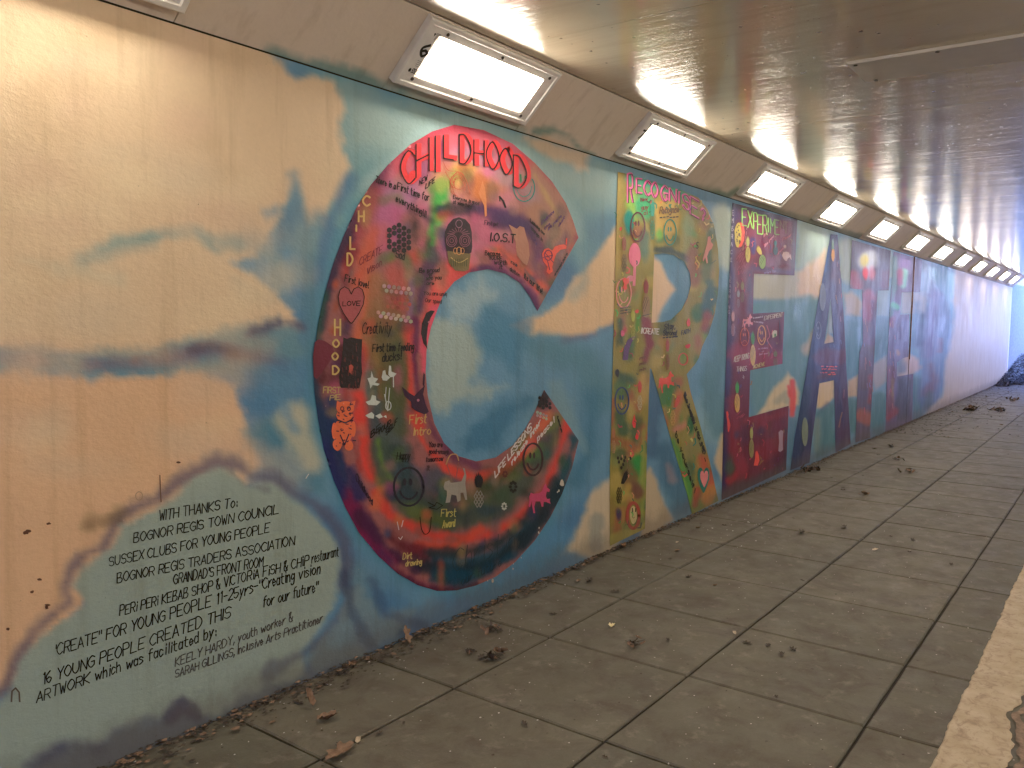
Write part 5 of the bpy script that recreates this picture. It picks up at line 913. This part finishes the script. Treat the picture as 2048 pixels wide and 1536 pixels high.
for x, y, w_, h_, cr, bd, lb, lt, le in [(288, 520, 60, 230, (206, 206, 110), (206, 190, 80), 'yellow pineapple under the green letters', None, 0), (400, 590, 84, 200, (226, 206, 50), (150, 176, 90), 'leaning green pineapple with yellow crown', None, -.3), (530, 505, 56, 130, (50, 120, 116), (70, 100, 110), 'small teal pineapple', None, 0),
   (158, 1180, 60, 240, (206, 160, 170), (180, 130, 150), 'pale pink pineapple on the left edge', (206, 160, 176), 0), (332, 1390, 66, 300, (90, 150, 76), (214, 180, 60), 'gold pineapple with green crown by the middle arm', None, 0), (530, 1480, 70, 140, (120, 120, 60), (140, 70, 60), 'dull green pineapple on the middle arm', (120, 110, 60), 0), (240, 900, 60, 200, (140, 130, 70), (120, 60, 80), 'dim olive pineapple on the upright', (140, 120, 80), 0), (205, 960, 50, 170, (150, 150, 150), (120, 70, 90), 'dim grey pineapple on the upright', (150, 130, 140), 0)]:
    pineapple(L_E, c6, x, y, w_, h_, cr, bd, lb, le, lt)
pineapple(L_E, c7, 213, 450, 72, 300, (92, 176, 60), (216, 176, 62), 'bright gold pineapple with green crown low on the upright'); pineapple(L_E, c7, 350, 885, 64, 300, (176, 176, 56), (150, 140, 60), 'yellow green pineapple on the bottom arm')
smiley(L_E, c6, 260, 1290, 38, 78, 6, (214, 110, 66), 'thin orange sad face on the middle of the upright', True); smiley(L_E, c6, 410, 1275, 34, 84, 9, (222, 160, 60), 'golden smiley face on the middle arm')
k = W(c6); k.oval(203, 395, 32, 112, (222, 200, 46), 18, .14); k.fill([(215, 280), (250, 300), (262, 370), (256, 440), (235, 495), (205, 508), (228, 440), (234, 370)], (240, 92, 34)); k.build('fruit_stencil', L_E, 'yellow and orange fruit slice at the top left of the E')
k = W(c6, .0062)
for i in range(14): k.oval(185+36*RNG.rand(), 310+170*RNG.rand(), 5, 8, (80, 70, 30), 8, .3)
k.build('seed_speck', L_E)
silhouette(L_E, c6, [[(588, 575), (598, 548), (625, 540), (650, 550), (658, 572), (664, 560), (670, 600), (674, 612), (660, 605), (655, 590), (640, 600), (630, 625), (618, 622), (600, 600)], (613, 497, 13, 15)], (226, 196, 196), 'rabbit_stencil', 'white rabbit on the top arm of the E')
horse(L_E, c6, 287, 1160, 90, 150, (226, 150, 160), 'pink horse beside the middle arm')
k = W(c6); k.fill([(502, 1250), (520, 1230), (545, 1235), (545, 1280), (525, 1290), (505, 1300)], (206, 200, 170)); k.oval(528, 1275, 10, 16, (90, 140, 80), 8, .3); k.line([(565, 1150), (570, 1320)], 8, (50, 34, 44)); k.line(smooth([(455, 1190), (480, 1280), (460, 1320), (500, 1390)]), 7, (200, 110, 120)); k.build('box_stencil', L_E, 'small pale square on the middle arm')
k = W(c7); k.fill([(105, 592), (122, 588), (132, 620), (128, 640), (140, 680), (148, 720), (135, 790), (122, 780), (118, 690), (110, 630)], (226, 78, 40)); k.fill([(372, 1110), (384, 1040), (388, 980), (405, 965), (420, 1010), (428, 1060), (410, 1110)], (240, 84, 40)); k.fill([(425, 1010), (470, 1062), (420, 1110), (440, 1060)], (150, 110, 50)); k.fill([(610, 790), (632, 768), (655, 778), (650, 860), (652, 960), (625, 978), (608, 970), (615, 880)], (176, 150, 166)); k.build('brush_mark', L_E, 'orange and lilac dabs on the lower part of the E')
# ---- letters A, T
k = W(c6); k.oval(1036, 570, 14, 60, (214, 160, 56), 16, .15); k.fill([(1024, 520), (1026, 440), (1038, 425), (1044, 460), (1046, 520)], (110, 140, 120)); k.build('pineapple_stencil', L_A, 'slim yellow pineapple at the peak of the A')
silhouette(L_A, c6, [(945, 940, 28, 125)], (116, 126, 158), 'oval_stencil', 'grey blue oval on the left leg'); silhouette(L_A, c7, [(864, 785, 30, 140)], (134, 146, 118), 'oval_stencil', 'sage green oval at the foot of the left leg')
smiley(L_A, c6, 908, 1232, 22, 75, 4, (150, 160, 190), 'thin pale face on the left leg')
k = W(c7)
for i in range(22): x = 1002+155*RNG.rand(); y = [158, 185, 215, 235][i % 4]; k.line([(x, y), (x+6+14*RNG.rand(), y+RNG.rand()*16-8)], 5+6*RNG.rand(), (236, 84, 40))
k.build('orange_lettering', L_A, 'bright orange illegible words on the crossbar')
k = W(c7); k.line([(1220, 600), (1205, 660), (1190, 740)], 12, (150, 110, 90)); k.line([(1240, 380), (1236, 460)], 8, (150, 90, 110)); k.build('brush_mark', L_A)
for s_, L_, n_ in ((c6, L_A, 12), (c8, L_T, 16), (c8, L_E2, 14)):
    k = W(s_)
    for i in range(n_):
        bx = {id(L_A): (1040, 600, 70, 800), id(L_T): (170, 560, 70, 900), id(L_E2): (360, 700, 60, 750)}[id(L_)]
        x = bx[0]+bx[2]*RNG.rand(); y = bx[1]+bx[3]*RNG.rand(); k.line([(x, y), (x+4, y+20+30*RNG.rand())], 3+3*RNG.rand(), [(150, 110, 140), (176, 120, 96), (110, 120, 160), (190, 90, 90)][RNG.randint(4)])
    k.build('brush_mark', L_)

# ------------------------------------------------------------------ the lamps (one built, the rest copied)
SLOPE = math.atan2(CZ-WZ, WY-CY); U3 = np.array([1., 0, 0]); V3 = np.array([0, -math.cos(SLOPE), math.sin(SLOPE)]); N3 = np.cross(V3, U3); N3 = N3 if N3[2] < 0 else -N3
LH = math.hypot(CZ-WZ, WY-CY)
def lamp_pt(u, v, h): return U3*u+V3*v+N3*h         # origin: middle of the lower edge, on the slope
def frame_mesh(o, i, hs, mat, name, par):
    """rectangular picture-frame profile; o outer half sizes loop list [(hx, v0, v1, height)...]"""
    v = []; f = []
    for hx, v0, v1, h in o: v += [lamp_pt(-hx, v0, h), lamp_pt(hx, v0, h), lamp_pt(hx, v1, h), lamp_pt(-hx, v1, h)]
    for k in range(len(o)-1):
        for j in range(4): a = k*4+j; b = k*4+(j+1) % 4; f.append((a, b, b+4, a+4))
    return mesh_obj(name, np.array(v), f, mat, par)
def make_lamp():
    r = empty('wall_lamp', (0, 0, 0))
    frame_mesh([(.515, .064, .402, 0), (.515, .064, .402, .034), (.509, .070, .396, .040), (.489, .088, .380, .040), (.484, .093, .375, .034), (.418, .122, .338, .031)], None, None, M_LAMPBODY, 'housing', r)
    v = []; f = []
    for hx, hv, h in ((.390, .103, .0215), (.384, .099, .030), (.376, .094, .0335), (.34, .06, .035)):
        v += [lamp_pt(-hx+.030, .230-hv, h), lamp_pt(hx+.030, .230-hv, h), lamp_pt(hx+.030, .230+hv, h), lamp_pt(-hx+.030, .230+hv, h)]
    for k in range(3):
        for j in range(4): f.append((k*4+j, k*4+(j+1) % 4, k*4+4+(j+1) % 4, k*4+4+j))
    f.append((12, 13, 14, 15)); o = mesh_obj('lens', np.array(v), f, M_LENS, r)
    for i, (u, v) in enumerate([(-.375, .358), (.03, .358), (.445, .356), (-.42, .109), (.01, .109), (.43, .109)]):
        n = 8; P = [lamp_pt(u+.0085*math.cos(2*math.pi*j/n), v+.0085*math.sin(2*math.pi*j/n), h) for h in (.030, .0365) for j in range(n)]
        F = [(j, (j+1) % n, n+(j+1) % n, n+j) for j in range(n)]+[tuple(range(n, 2*n))]; mesh_obj('screw', np.array(P), F, M_SCREW, r)
    return r
proto = make_lamp()
kids = list(proto.children)
LAMP_LABEL = {0: 'lamp number 6 with legible black print, largest lamp in view', 1: 'lamp number 7 above the letter R', 2: 'lamp above the top of the crimson letter E', 3: 'lamp above the peak of the letter A', 4: 'lamp above the top of the letter T',
 5: 'lamp just before the rusty strip at the second E', 6: 'first lamp beyond the rusty strip', 7: 'second lamp beyond the rusty strip', 8: 'third lamp beyond the rusty strip', 9: 'fourth lamp beyond the rusty strip', 10: 'fifth lamp beyond the rusty strip', 11: 'farthest lamp, nearest the daylight end'}
lamp_objs = {}
for i, x in enumerate(LAMP_X):
    n = i-5
    if i == 0: r = proto
    else:
        r = proto.copy(); COL.objects.link(r)
        for c in kids: d = c.copy(); COL.objects.link(d); d.parent = r
    r.location = (x, WY, WZ); lamp_objs[n] = r
    lab = LAMP_LABEL.get(n, 'unseen lamp behind the viewer, number %s from the left edge' % ['one', 'two', 'three', 'four', 'five', 'six'][-n] if n < 0 else None)
    props(r, label='lit rectangular ' + lab if n >= 0 else {-1: 'lamp with only its lower corner showing at the top edge of the picture'}.get(n, 'lit lamp farther back along the underpass behind the viewer'), category='lamp', group='lamps along the slope above the mural')
for i, x in enumerate(LAMP_X):                      # the matching row on the opposite slope
    r = proto.copy(); COL.objects.link(r)
    for c in kids: d = c.copy(); COL.objects.link(d); d.parent = r
    r.location = (x, RY, WZ); r.rotation_euler = (0, 0, math.pi)
    props(r, label='lit lamp of the row along the opposite side of the underpass, out of frame', category='lamp', group='lamps along the opposite slope')
def lamp_print(n, digit, fine):
    r = lamp_objs[n]; ox = LAMP_X[n+5]
    kk = Ink(lambda V: np.array([np.array([ox, WY, WZ])+lamp_pt(p[0], -p[1], .0335) for p in V]))
    kk.boxed(digit, -.464, -.284, -.424, -.224, .0135, (16, 14, 14))
    kk.build('printed_label', r)
    if not fine: return
    kk = Ink(lambda V: np.array([np.array([ox, WY, WZ])+lamp_pt(p[0], -p[1], .0335) for p in V]))
    for j in range(6): kk.line([(-.436, -.345+.006*j), (-.412, -.345+.006*j)], .0024, (60, 55, 55))
    kk.fill([(-.453, -.343), (-.440, -.343), (-.4465, -.326)], (20, 18, 18))
    for j in range(4): kk.line([(-.452+.004*(j % 2), -.200+.009*j), (-.414, -.200+.009*j)], .002, (90, 85, 85))
    kk.build('printed_label', r)
    kk = Ink(lambda V: np.array([np.array([ox, WY, WZ])+lamp_pt(p[0], -p[1], .0335) for p in V]))
    kk.text("SSE", (-.452, -.136), (-.416, -.136), .021, .0042, (20, 18, 18), lean=.2); kk.oval(-.464, -.146, .008, .010, (20, 18, 18), 10)
    kk.build('printed_label', r)
for n, d_ in ((0, '6'), (1, '7'), (2, '8'), (3, '9')): lamp_print(n, d_, n < 2)

# ------------------------------------------------------------------ ceiling, far side wall, ends
ceil = empty('ceiling', kind='structure')
cj = list(np.arange(-8.6, X1, 2.4)); ce = [X0]+cj+[X1]
for a, b in zip(ce[:-1], ce[1:]):
    v, f = box_data(a+.0015, b-.0015, RY+.29, CY-.006, CZ, CZ+.2); mesh_obj('ceiling_panel', v, f, M_CEIL, ceil)
v, f = box_data(X0, X1, RY-.3, WY+.34, CZ+.012, CZ+.3); mesh_obj('slab_core', v, f, M_DARK, ceil)
for sgn, yw in ((1, WY), (-1, RY)):  # added filler behind both slopes, blocks daylight leaking through the gaps
    q = [(yw+.011*sgn, WZ-.004), (yw+.011*sgn, CZ+.011), (yw-(WY-CY-.03)*sgn, CZ+.011)]
    P = [(x, y, z) for x in (X0, X1) for y, z in q]; mesh_obj('slope_light_block', P, [(0, 1, 2), (3, 5, 4), (0, 3, 4, 1), (1, 4, 5, 2), (2, 5, 3, 0)], M_DARK, ceil)
# shallow cover strip screwed to the ceiling
v = []; f = []
x0, x1, y0, y1 = 4.54, 4.94, -.9, 1.26
P = [(x0, y0, CZ-.001), (x1, y0, CZ-.001), (x1, y1, CZ-.001), (x0, y1, CZ-.001), (x0+.004, y0, CZ-.016), (x1-.004, y0, CZ-.016), (x1-.004, y1-.004, CZ-.016), (x0+.004, y1-.004, CZ-.016)]
cover = mesh_obj('ceiling_cover_strip', P, [(4, 5, 6, 7), (0, 1, 5, 4), (1, 2, 6, 5), (2, 3, 7, 6), (3, 0, 4, 7)], plain('grey_cover_paint', (.56, .51, .42), .35, nscale=6, namt=.1), None, label='shallow grey cover strip screwed across the glossy ceiling', category='cover strip')
for sx, sy in ((x0+.03, 1.22), (x0+.02, .84), (x1-.03, 1.20)):
    n = 8; P = [(sx+.010*math.cos(2*math.pi*j/n), sy+.010*math.sin(2*math.pi*j/n), h) for h in (CZ-.015, CZ-.021) for j in range(n)]
    mesh_obj('screw', P, [(j, (j+1) % n, n+(j+1) % n, n+j) for j in range(n)]+[tuple(range(n, 2*n))], M_SCREW, cover)
v, f = box_data(X0, X1, RY-.3, RY, -.3, CZ+.3); other = mesh_obj('opposite_wall', v, f, M_FAR, None, label='plain cream wall on the other side of the underpass, out of frame', category='wall')
v = [(X0, RY+.001, WZ), (X1, RY+.001, WZ), (X1, RY+.292, CZ-.001), (X0, RY+.292, CZ-.001)]; mesh_obj('sloped_panel', v, [(0, 1, 2, 3)], M_FAR, other)

# ------------------------------------------------------------------ pavement: bedding, slabs, painted line
pav = empty('pavement', kind='structure')
v, f = box_data(X0-6, X1+.0, RY-.5, WY+.3, -.25, -.012); mesh_obj('bedding', v, f, M_DARK, pav)
slab_meshes = []
def slab_mesh(w, l, seed):
    r = random.Random(seed); g = .0060; n = 5; b = .006
    v = []
    for k, (ins, z) in enumerate(((g, -.03), (g, -b), (g+b, 0.0))):
        pts = []
        for cx, cy, dx, dy in ((0, 0, 1, 0), (l, 0, 0, 1), (l, w, -1, 0), (0, w, 0, -1)):
            L = l if dx else w
            for j in range(n): t = j/n; pts.append((cx+dx*L*t, cy+dy*L*t))
        for px_, py_ in pts:
            x = min(max(px_, ins), l-ins); y = min(max(py_, ins), w-ins); v.append((x, y, z))
    m_ = 4*n; jit = [r.uniform(-.0022, .0022) for _ in range(m_)]
    for k in range(3):
        for j in range(m_):
            x, y, z = v[k*m_+j]; q = jit[j]; v[k*m_+j] = (x+(q if abs(x-l/2) > l/2-.02 else 0), y+(q if abs(y-w/2) > w/2-.02 else 0), z)
    f = [(k*m_+j, k*m_+(j+1) % m_, (k+1)*m_+(j+1) % m_, (k+1)*m_+j) for k in range(2) for j in range(m_)]+[tuple(range(2*m_, 3*m_))]
    me = bpy.data.meshes.new('paving_slab'); me.from_pydata(v, [], f); me.materials.append(M_SLAB); me.update(); return me
JX, JS = 2.700, .742; ROWS = [2.832, 2.280, 1.532, .772, .020, -.735, -1.49, -1.952]
var = {}
for ri in range(len(ROWS)-1):
    y1_, y0_ = ROWS[ri], ROWS[ri+1]; wdt = y1_-y0_
    var[ri] = [slab_mesh(wdt, JS, ri*5+q) for q in range(4)]
    for k_ in range(-5 if ri < 6 else -3, 33 if ri < 5 else 12):
        x = JX+JS*k_
        if x+JS > X1: continue
        o = bpy.data.objects.new('paving_slab', var[ri][(k_*3+ri) % 4]); COL.objects.link(o); o.parent = pav
        o.location = (x, y0_, random.uniform(-.0018, .0012)); o.rotation_euler = (random.uniform(-.0016, .0016), random.uniform(-.0016, .0016), 0)
v = []; f = []
for ri in range(len(ROWS)-1):                       # the rest, behind the viewer and out of sight
    a0, a1 = X0, JX+JS*(-5 if ri < 6 else -3)
    for x in np.arange(a0, a1-.01, JS):
        vv, ff = box_data(x+.004, min(x+JS, a1)-.004, ROWS[ri+1]+.004, ROWS[ri]-.004, -.03, 0); s = len(v); v += vv; f += [tuple(s+i for i in q) for q in ff]
    if ri >= 5:
        for x in np.arange(JX+JS*12, X1-.01, JS):
            vv, ff = box_data(x+.004, min(x+JS, X1)-.004, ROWS[ri+1]+.004, ROWS[ri]-.004, -.03, 0); s = len(v); v += vv; f += [tuple(s+i for i in q) for q in ff]
mesh_obj('paving_slabs_out_of_view', v, f, M_SLAB, pav, kind='stuff')
# thick painted line with a broken inner edge, laid over the slabs
n = 900; lx = np.linspace(1.2, X1-.3, n)
e1 = .503+.010*fbm(lx, lx*0+3, .16, 1)+.007*fbm(lx, lx*0, .04, 2)
e2 = .305+.050*fbm(lx, lx*0+9, .5, 4)+.035*fbm(lx, lx*0+5, .14, 5)+.012*fbm(lx, lx*0+5, .04, 6)
ym = [e1, e1-.006, (e1*.67+e2*.33), (e1*.33+e2*.67), e2+.006, e2]; zz = [.0018, .0058, .0064, .0060, .0052, .0018]
v = np.concatenate([np.stack([lx, y_, np.full(n, z_)+.0006*fbm(lx, y_*30, .05, i)], 1) for i, (y_, z_) in enumerate(zip(ym, zz))])
f = [(r*n+j, (r+1)*n+j, (r+1)*n+j+1, r*n+j+1) for r in range(5) for j in range(n-1)]
o = mesh_obj('painted_line', v, f, M_LINE, pav, label='cream yellow painted line with a ragged right edge')
if o.data.polygons[0].normal.z < 0: o.data.flip_normals()
e3 = e2-.018-.012*fbm(lx, lx*0+2, .1, 3); e4 = e3-.035-.045*fbm(lx, lx*0+7, .2, 5); zt = .0042
e4 = np.minimum(e4, e3-.004)
keep = fbm(lx, lx*0+1, .45, 2) > -.12
v = np.concatenate([np.stack([lx, e3, np.full(n, zt)], 1), np.stack([lx, e4, np.full(n, zt-.001)], 1)]); f = [(j, j+1, n+j+1, n+j) for j in range(n-1) if keep[j]]
o = mesh_obj('old_line_remnant', v, f, plain('old_brown_line_paint', (.30, .21, .13), .8, nscale=40, namt=.4), pav)
if o.data.polygons[0].normal.z < 0: o.data.flip_normals()

# ------------------------------------------------------------------ outside: ramp, wall, added opposite wall, ground
P = [(X1, RY-.3, -.02), (X1+6, RY-.3, -.02), (X1+26, RY-.3, 2.7), (X1+26, WY+.3, 2.7), (X1+6, WY+.3, -.02), (X1, WY+.3, -.02)]
M_OUT = plain('pale_outdoor_render', (.42, .42, .41), .8)
M_RAMP = plain('outdoor_asphalt', (.16, .16, .16), .85)
mesh_obj('ramp', P, [(0, 1, 4, 5), (1, 2, 3, 4)], M_RAMP, None, kind='structure')
v, f = box_data(X1+.02, X1+26, RY-.35, RY, -.4, 2.75); mesh_obj('retaining_wall', v, f, plain('weathered_concrete', (.45, .45, .44), .8), None, label='added grey wall blocking the low sky opposite, outside the far end and out of frame', category='wall')  # unseen wall added to keep the whitish low sky off the far end
v, f = box_data(X1+26, X1+90, -40, 40, 2.0, 2.7); mesh_obj('ground', v, f, M_RAMP, None, kind='structure')
v, f = box_data(X0-50, X0-6, -40, 40, -.5, -.02); mesh_obj('ground', v, f, plain('outdoor_asphalt_west', (.10, .095, .09), .85), None, kind='structure')
v, f = box_data(X1+.02, X1+26, WY, WY+.35, -.4, 2.75); mesh_obj('retaining_wall', v, f, M_OUT, None, label='pale retaining wall in daylight beyond the end of the mural wall', category='wall')

# ------------------------------------------------------------------ leaves and litter
def leaf_mesh(name, seed, kind, mat, curl=.35):
    r = random.Random(seed); n = 26; v = [(0, 0, 0)]
    for i in range(n):
        a = 2*math.pi*i/n
        rad = .5*(.55+.45*abs(math.cos(a)))
        if kind == 'oak': rad *= 1+.32*math.cos(6*a)*(.4+.6*abs(math.sin(a)))
        elif kind == 'plain': rad *= .9+.1*r.random()
        else: rad *= .6+.6*r.random()
        x, y = rad*math.cos(a), rad*math.sin(a)*(.62 if kind != 'scrap' else .9)
        z = curl*(abs(y)*1.1+.55*x*x)+r.uniform(-.04, .07)*curl
        v.append((x, y, z))
    f = [(0, 1+i, 1+(i+1) % n) for i in range(n)]
    k_ = len(v); v += [(-.5, -.012, .04), (-.5, .012, .04), (-.85, .006, .09), (-.85, -.006, .09)]; f.append((k_, k_+1, k_+2, k_+3))
    zmin = min(q[2] for q in v); v = [(a_, b_, c_-zmin+.01) for a_, b_, c_ in v]
    me = bpy.data.meshes.new(name); me.from_pydata(v, [], f); me.materials.append(mat); me.polygons.foreach_set('use_smooth', [True]*len(f)); me.update(); return me
LM = {k_: [leaf_mesh('leaf', s, kd, mt, cu) for s in range(3)] for k_, kd, mt, cu in (('oak', 'oak', M_LEAF, .5), ('dark', 'oak', M_LEAFD, .7), ('pale', 'plain', M_LEAFP, .4), ('scrap', 'scrap', M_YEL, .5), ('curl', 'plain', M_LEAF, 1.1))}
def put_leaf(kind, px, size, rot, label=None, name='fallen_leaf', group=None, tilt=(0, 0), zs_=1):
    p = on_floor([px], .002)[0]; p[1] = min(p[1], WY-size*.42)
    o = bpy.data.objects.new(name, LM[kind][random.randint(0, 2)]); COL.objects.link(o); o.location = (p[0], p[1], .002); o.scale = (size, size, size*zs_); o.rotation_euler = (tilt[0], tilt[1], rot)
    props(o, label=label or 'small dry brown leaf lying on the paving', category='leaf', group=group); return o
for kd, px, sz, rot, lab in [
 ('oak', (803, 1280), .085, 1.2, 'golden brown oak leaf standing up at the foot of the wall below the C'), ('dark', (840, 1262), .075, .3, 'curled brown leaf against the wall just right of the golden oak leaf'),
 ('oak', (976, 1203), .07, .5, 'small brown leaf tucked into the wall corner below the bottom of the C'), ('curl', (940, 1220), .07, .9, 'brown leaf in the wall corner left of the small tucked one'),
 ('scrap', (1223, 1252), .052, .4, 'crumpled pale yellow scrap lying alone on the slab'), ('oak', (680, 1508), .135, .1, 'large flat tan oak leaf at the bottom edge of the picture'),
 ('curl', (615, 1412), .08, 1.5, 'pointed tan leaf standing up near the bottom left'), ('curl', (655, 1440), .09, -.4, 'long curled brown leaf right of the pointed tan leaf'),
 ('oak', (702, 1332), .08, .4, 'brown leaf against the wall under the credits cloud'), ('dark', (1178, 1163), .075, .1, 'dark rolled leaf on the slab below the gap between C and R'),
 ('curl', (1243, 1095), .10, .6, 'long reddish leaf at the foot of the letter R stem'), ('pale', (1354, 1085), .045, .2, 'small pale crumpled leaf on the slab below the R'),
 ('pale', (1357, 1036), .07, .4, 'pale leaf against the wall between the legs of the R'), ('pale', (1750, 1100), .07, -.2, 'pale grey leaf alone beside a slab joint on the right'),
 ('dark', (1049, 1449), .04, 1, 'tiny dark star shaped leaf in the middle of a near slab'), ('dark', (759, 1467), .03, 0, 'tiny dark leaf crumb near the bottom edge'), ('dark', (1902, 1130), .05, .4, 'thin dark leaf on the slab at the far right'),
 ('dark', (1585, 1300), .05, .9, 'right one of two small dark leaves on a middle slab'), ('dark', (1563, 1310), .05, .2, 'left one of two small dark leaves on a middle slab'), ('dark', (1552, 1396), .035, .5, 'tiny dark leaf near the front slab joint'),
 ('dark', (1603, 1066), .09, 0, 'flat dark leaf on the slab in line with the letter A'), ('dark', (1688, 1055), .08, .2, 'flat brown leaf right of the one in line with the A'), ('curl', (1730, 990), .10, 1, 'brown leaf on the far slabs in front of the T'),
 ('dark', (1782, 894), .14, .6, 'dark leaf near the wall below the letter T'), ('pale', (1469, 1266), .045, .5, 'small faded leaf beside the long slab joint'), ('pale', (716, 1481), .05, .7, 'narrow feather like pale leaf above the large oak leaf')]:
    o = put_leaf(kd, px, sz, rot, lab)
    if 'standing' in lab: o.rotation_euler = (.2, -.9, rot); o.location.z = sz*.42
def clump(name, px, size, n, label, kinds=('dark', 'curl'), cat='leaf clump'):
    p = on_floor([px])[0]; p[1] = min(p[1], WY-size*.6); r = empty(name, (p[0], p[1], 0), label=label, category=cat)
    for i in range(n):
        kd = kinds[i % len(kinds)]; o = bpy.data.objects.new('leaf', LM[kd][i % 3]); COL.objects.link(o); o.parent = r
        s = size*random.uniform(.3, .5); o.scale = (s, s, s*.6); o.location = (random.gauss(0, size*.28), random.gauss(0, size*.2), random.uniform(.001, size*.22)); o.rotation_euler = (random.uniform(-.9, .9), random.uniform(-.9, .9), random.uniform(0, 6.3))
    v = []; f = []
    for i in range(10):
        a = random.uniform(0, 3.1); L = size*random.uniform(.3, .6); c = Vector((random.gauss(0, size*.2), random.gauss(0, size*.15), .006+random.random()*size*.2)); d = Vector((math.cos(a), math.sin(a), random.uniform(-.1, .3)))*L; s_ = Vector((-math.sin(a), math.cos(a), 0))*.0012; k_ = len(v); up = Vector((0, 0, .002))
        v += [c-d*.5-s_, c-d*.5+s_, c+d*.5+s_, c+d*.5-s_, c-d*.5+up, c+d*.5+up]; f += [(k_, k_+1, k_+5-0, k_+4)[0:3]+(k_+4,), (k_+1, k_+2, k_+5, k_+4), (k_+3, k_, k_+4, k_+5)]
    v = [(q[0], q[1], max(q[2], .003)) for q in v]
    o = mesh_obj('twigs', v, f, M_LEAFD); o.parent = r; props(o, kind='stuff')
clump('leaf_clump', (988, 1318), .15, 9, 'nest of dark twigs and leaf scraps on the second slab from the wall')
clump('leaf_clump', (986, 1262), .12, 6, 'looser brown leaf scraps above the nest of twigs'); clump('leaf_clump', (942, 1307), .07, 5, 'compact dark lump just left of the nest of twigs')
clump('leaf_clump', (1270, 1292), .10, 6, 'flattened black leaf lump right of the yellow scrap'); clump('leaf_clump', (1608, 942), .20, 10, 'big black leaf lump at the wall between the E and the A')
clump('leaf_clump', (1942, 821), .30, 14, 'wide dark leaf patch on the far paving below the end of the mural'); clump('leaf_clump', (1995, 824), .28, 10, 'dark leaf patch right of the wide one at the far end')
clump('leaf_clump', (2028, 802), .26, 8, 'long thin dark leaf patch near the far end of the paving'); clump('leaf_clump', (674, 1330), .06, 5, 'dark ball of leaf mould against the wall under the credits', ('dark',))
clump('leaf_clump', (1820, 945), .17, 6, 'scattered dark scraps on the far slabs below the T'); clump('leaf_clump', (1793, 921), .15, 5, 'thin row of scraps just above the scattered ones below the T'); clump('leaf_clump', (1480, 925), .1, 3, 'few dark scraps in the wall corner under the first E')
for i in range(52):                                 # small leaves strewn about, nothing tells them apart
    x = 2+random.random()**1.3*22; y = 2.75-abs(random.gauss(0, .75)); y = max(y, -.6)
    o = bpy.data.objects.new('fallen_leaf', LM[random.choice(['dark', 'dark', 'curl'])][i % 3]); COL.objects.link(o); s = random.uniform(.02, .05)*(1+.03*x); o.scale = (s, s, s*.7); o.location = (x, y, .002); o.rotation_euler = (0, 0, random.uniform(0, 6.3))
    props(o, label='tiny brown leaf scrap strewn on the paving away from the wall', category='leaf', group='leaf scraps strewn on the paving')
def strewn(name, n, gen, mat, smin, smax, flat=.4):
    v = []; f = []
    for i in range(n):
        x, y, z = gen(i); s = random.uniform(smin, smax); a = random.uniform(0, 6.3); k_ = len(v)
        tx, ty = random.uniform(-flat, flat), random.uniform(-flat, flat); m_ = random.choice((4, 5, 6))
        pts = []
        for j in range(m_):
            b = a+2*math.pi*j/m_; rr = s*random.uniform(.6, 1.1); px_, py_ = rr*math.cos(b), rr*math.sin(b)*.7; pts.append((x+px_, y+py_, z+.003+abs(px_*tx+py_*ty)))
        v += pts+[(x, y, z+.003+s*.35)]; f += [(k_+j, k_+(j+1) % m_, k_+m_) for j in range(m_)]
    return mesh_obj(name, v, f, mat, None, kind='stuff')
def corner(i):
    x = .9+26*random.random()**1.25; wv = .02+.025*(1+fbm(np.array([x]), np.array([0.]), .8, 1)[0]*2.2); return x, WY-.004-abs(random.gauss(0, max(wv, .01))), random.random()*.012
strewn('leaf_litter', 6500, corner, M_LEAFD, .004, .016); strewn('leaf_litter', 1100, corner, M_LEAF, .006, .022)
strewn('leaf_litter', 420, lambda i: (1+24*random.random()**1.2, WY-abs(random.gauss(0, .9)), 0), M_LEAFD, .003, .009)
strewn('leaf_litter', 900, lambda i: (13+13*random.random(), WY-.02-abs(random.gauss(0, .55)), 0), M_LEAFD, .012, .035)
strewn('paving_grit', 260, lambda i: (1.5+16*random.random()**1.3, WY-.05-abs(random.gauss(0, .75)), 0), M_GRIT, .002, .0065)
strewn('paving_grit', 26, lambda i: (6.3+random.gauss(0, .4), 2.4+random.gauss(0, .13), 0), M_GRIT, .005, .012)
# leaf bank drifted against the wall at the daylight end
def bank(i):
    x = 24.6+random.random()*9; t = min(1, max(0, (x-25.2)/5)); y = WY-.02-random.random()**1.3*(.3+2.6*t); h = .65*t*max(0, 1-(WY-y)/(.3+2.6*t)); return x, y, h*random.random()**.3
strewn('leaf_litter', 7000, bank, M_LEAFD, .02, .06, .8); strewn('leaf_litter', 220, bank, M_GRIT, .015, .04, .8)
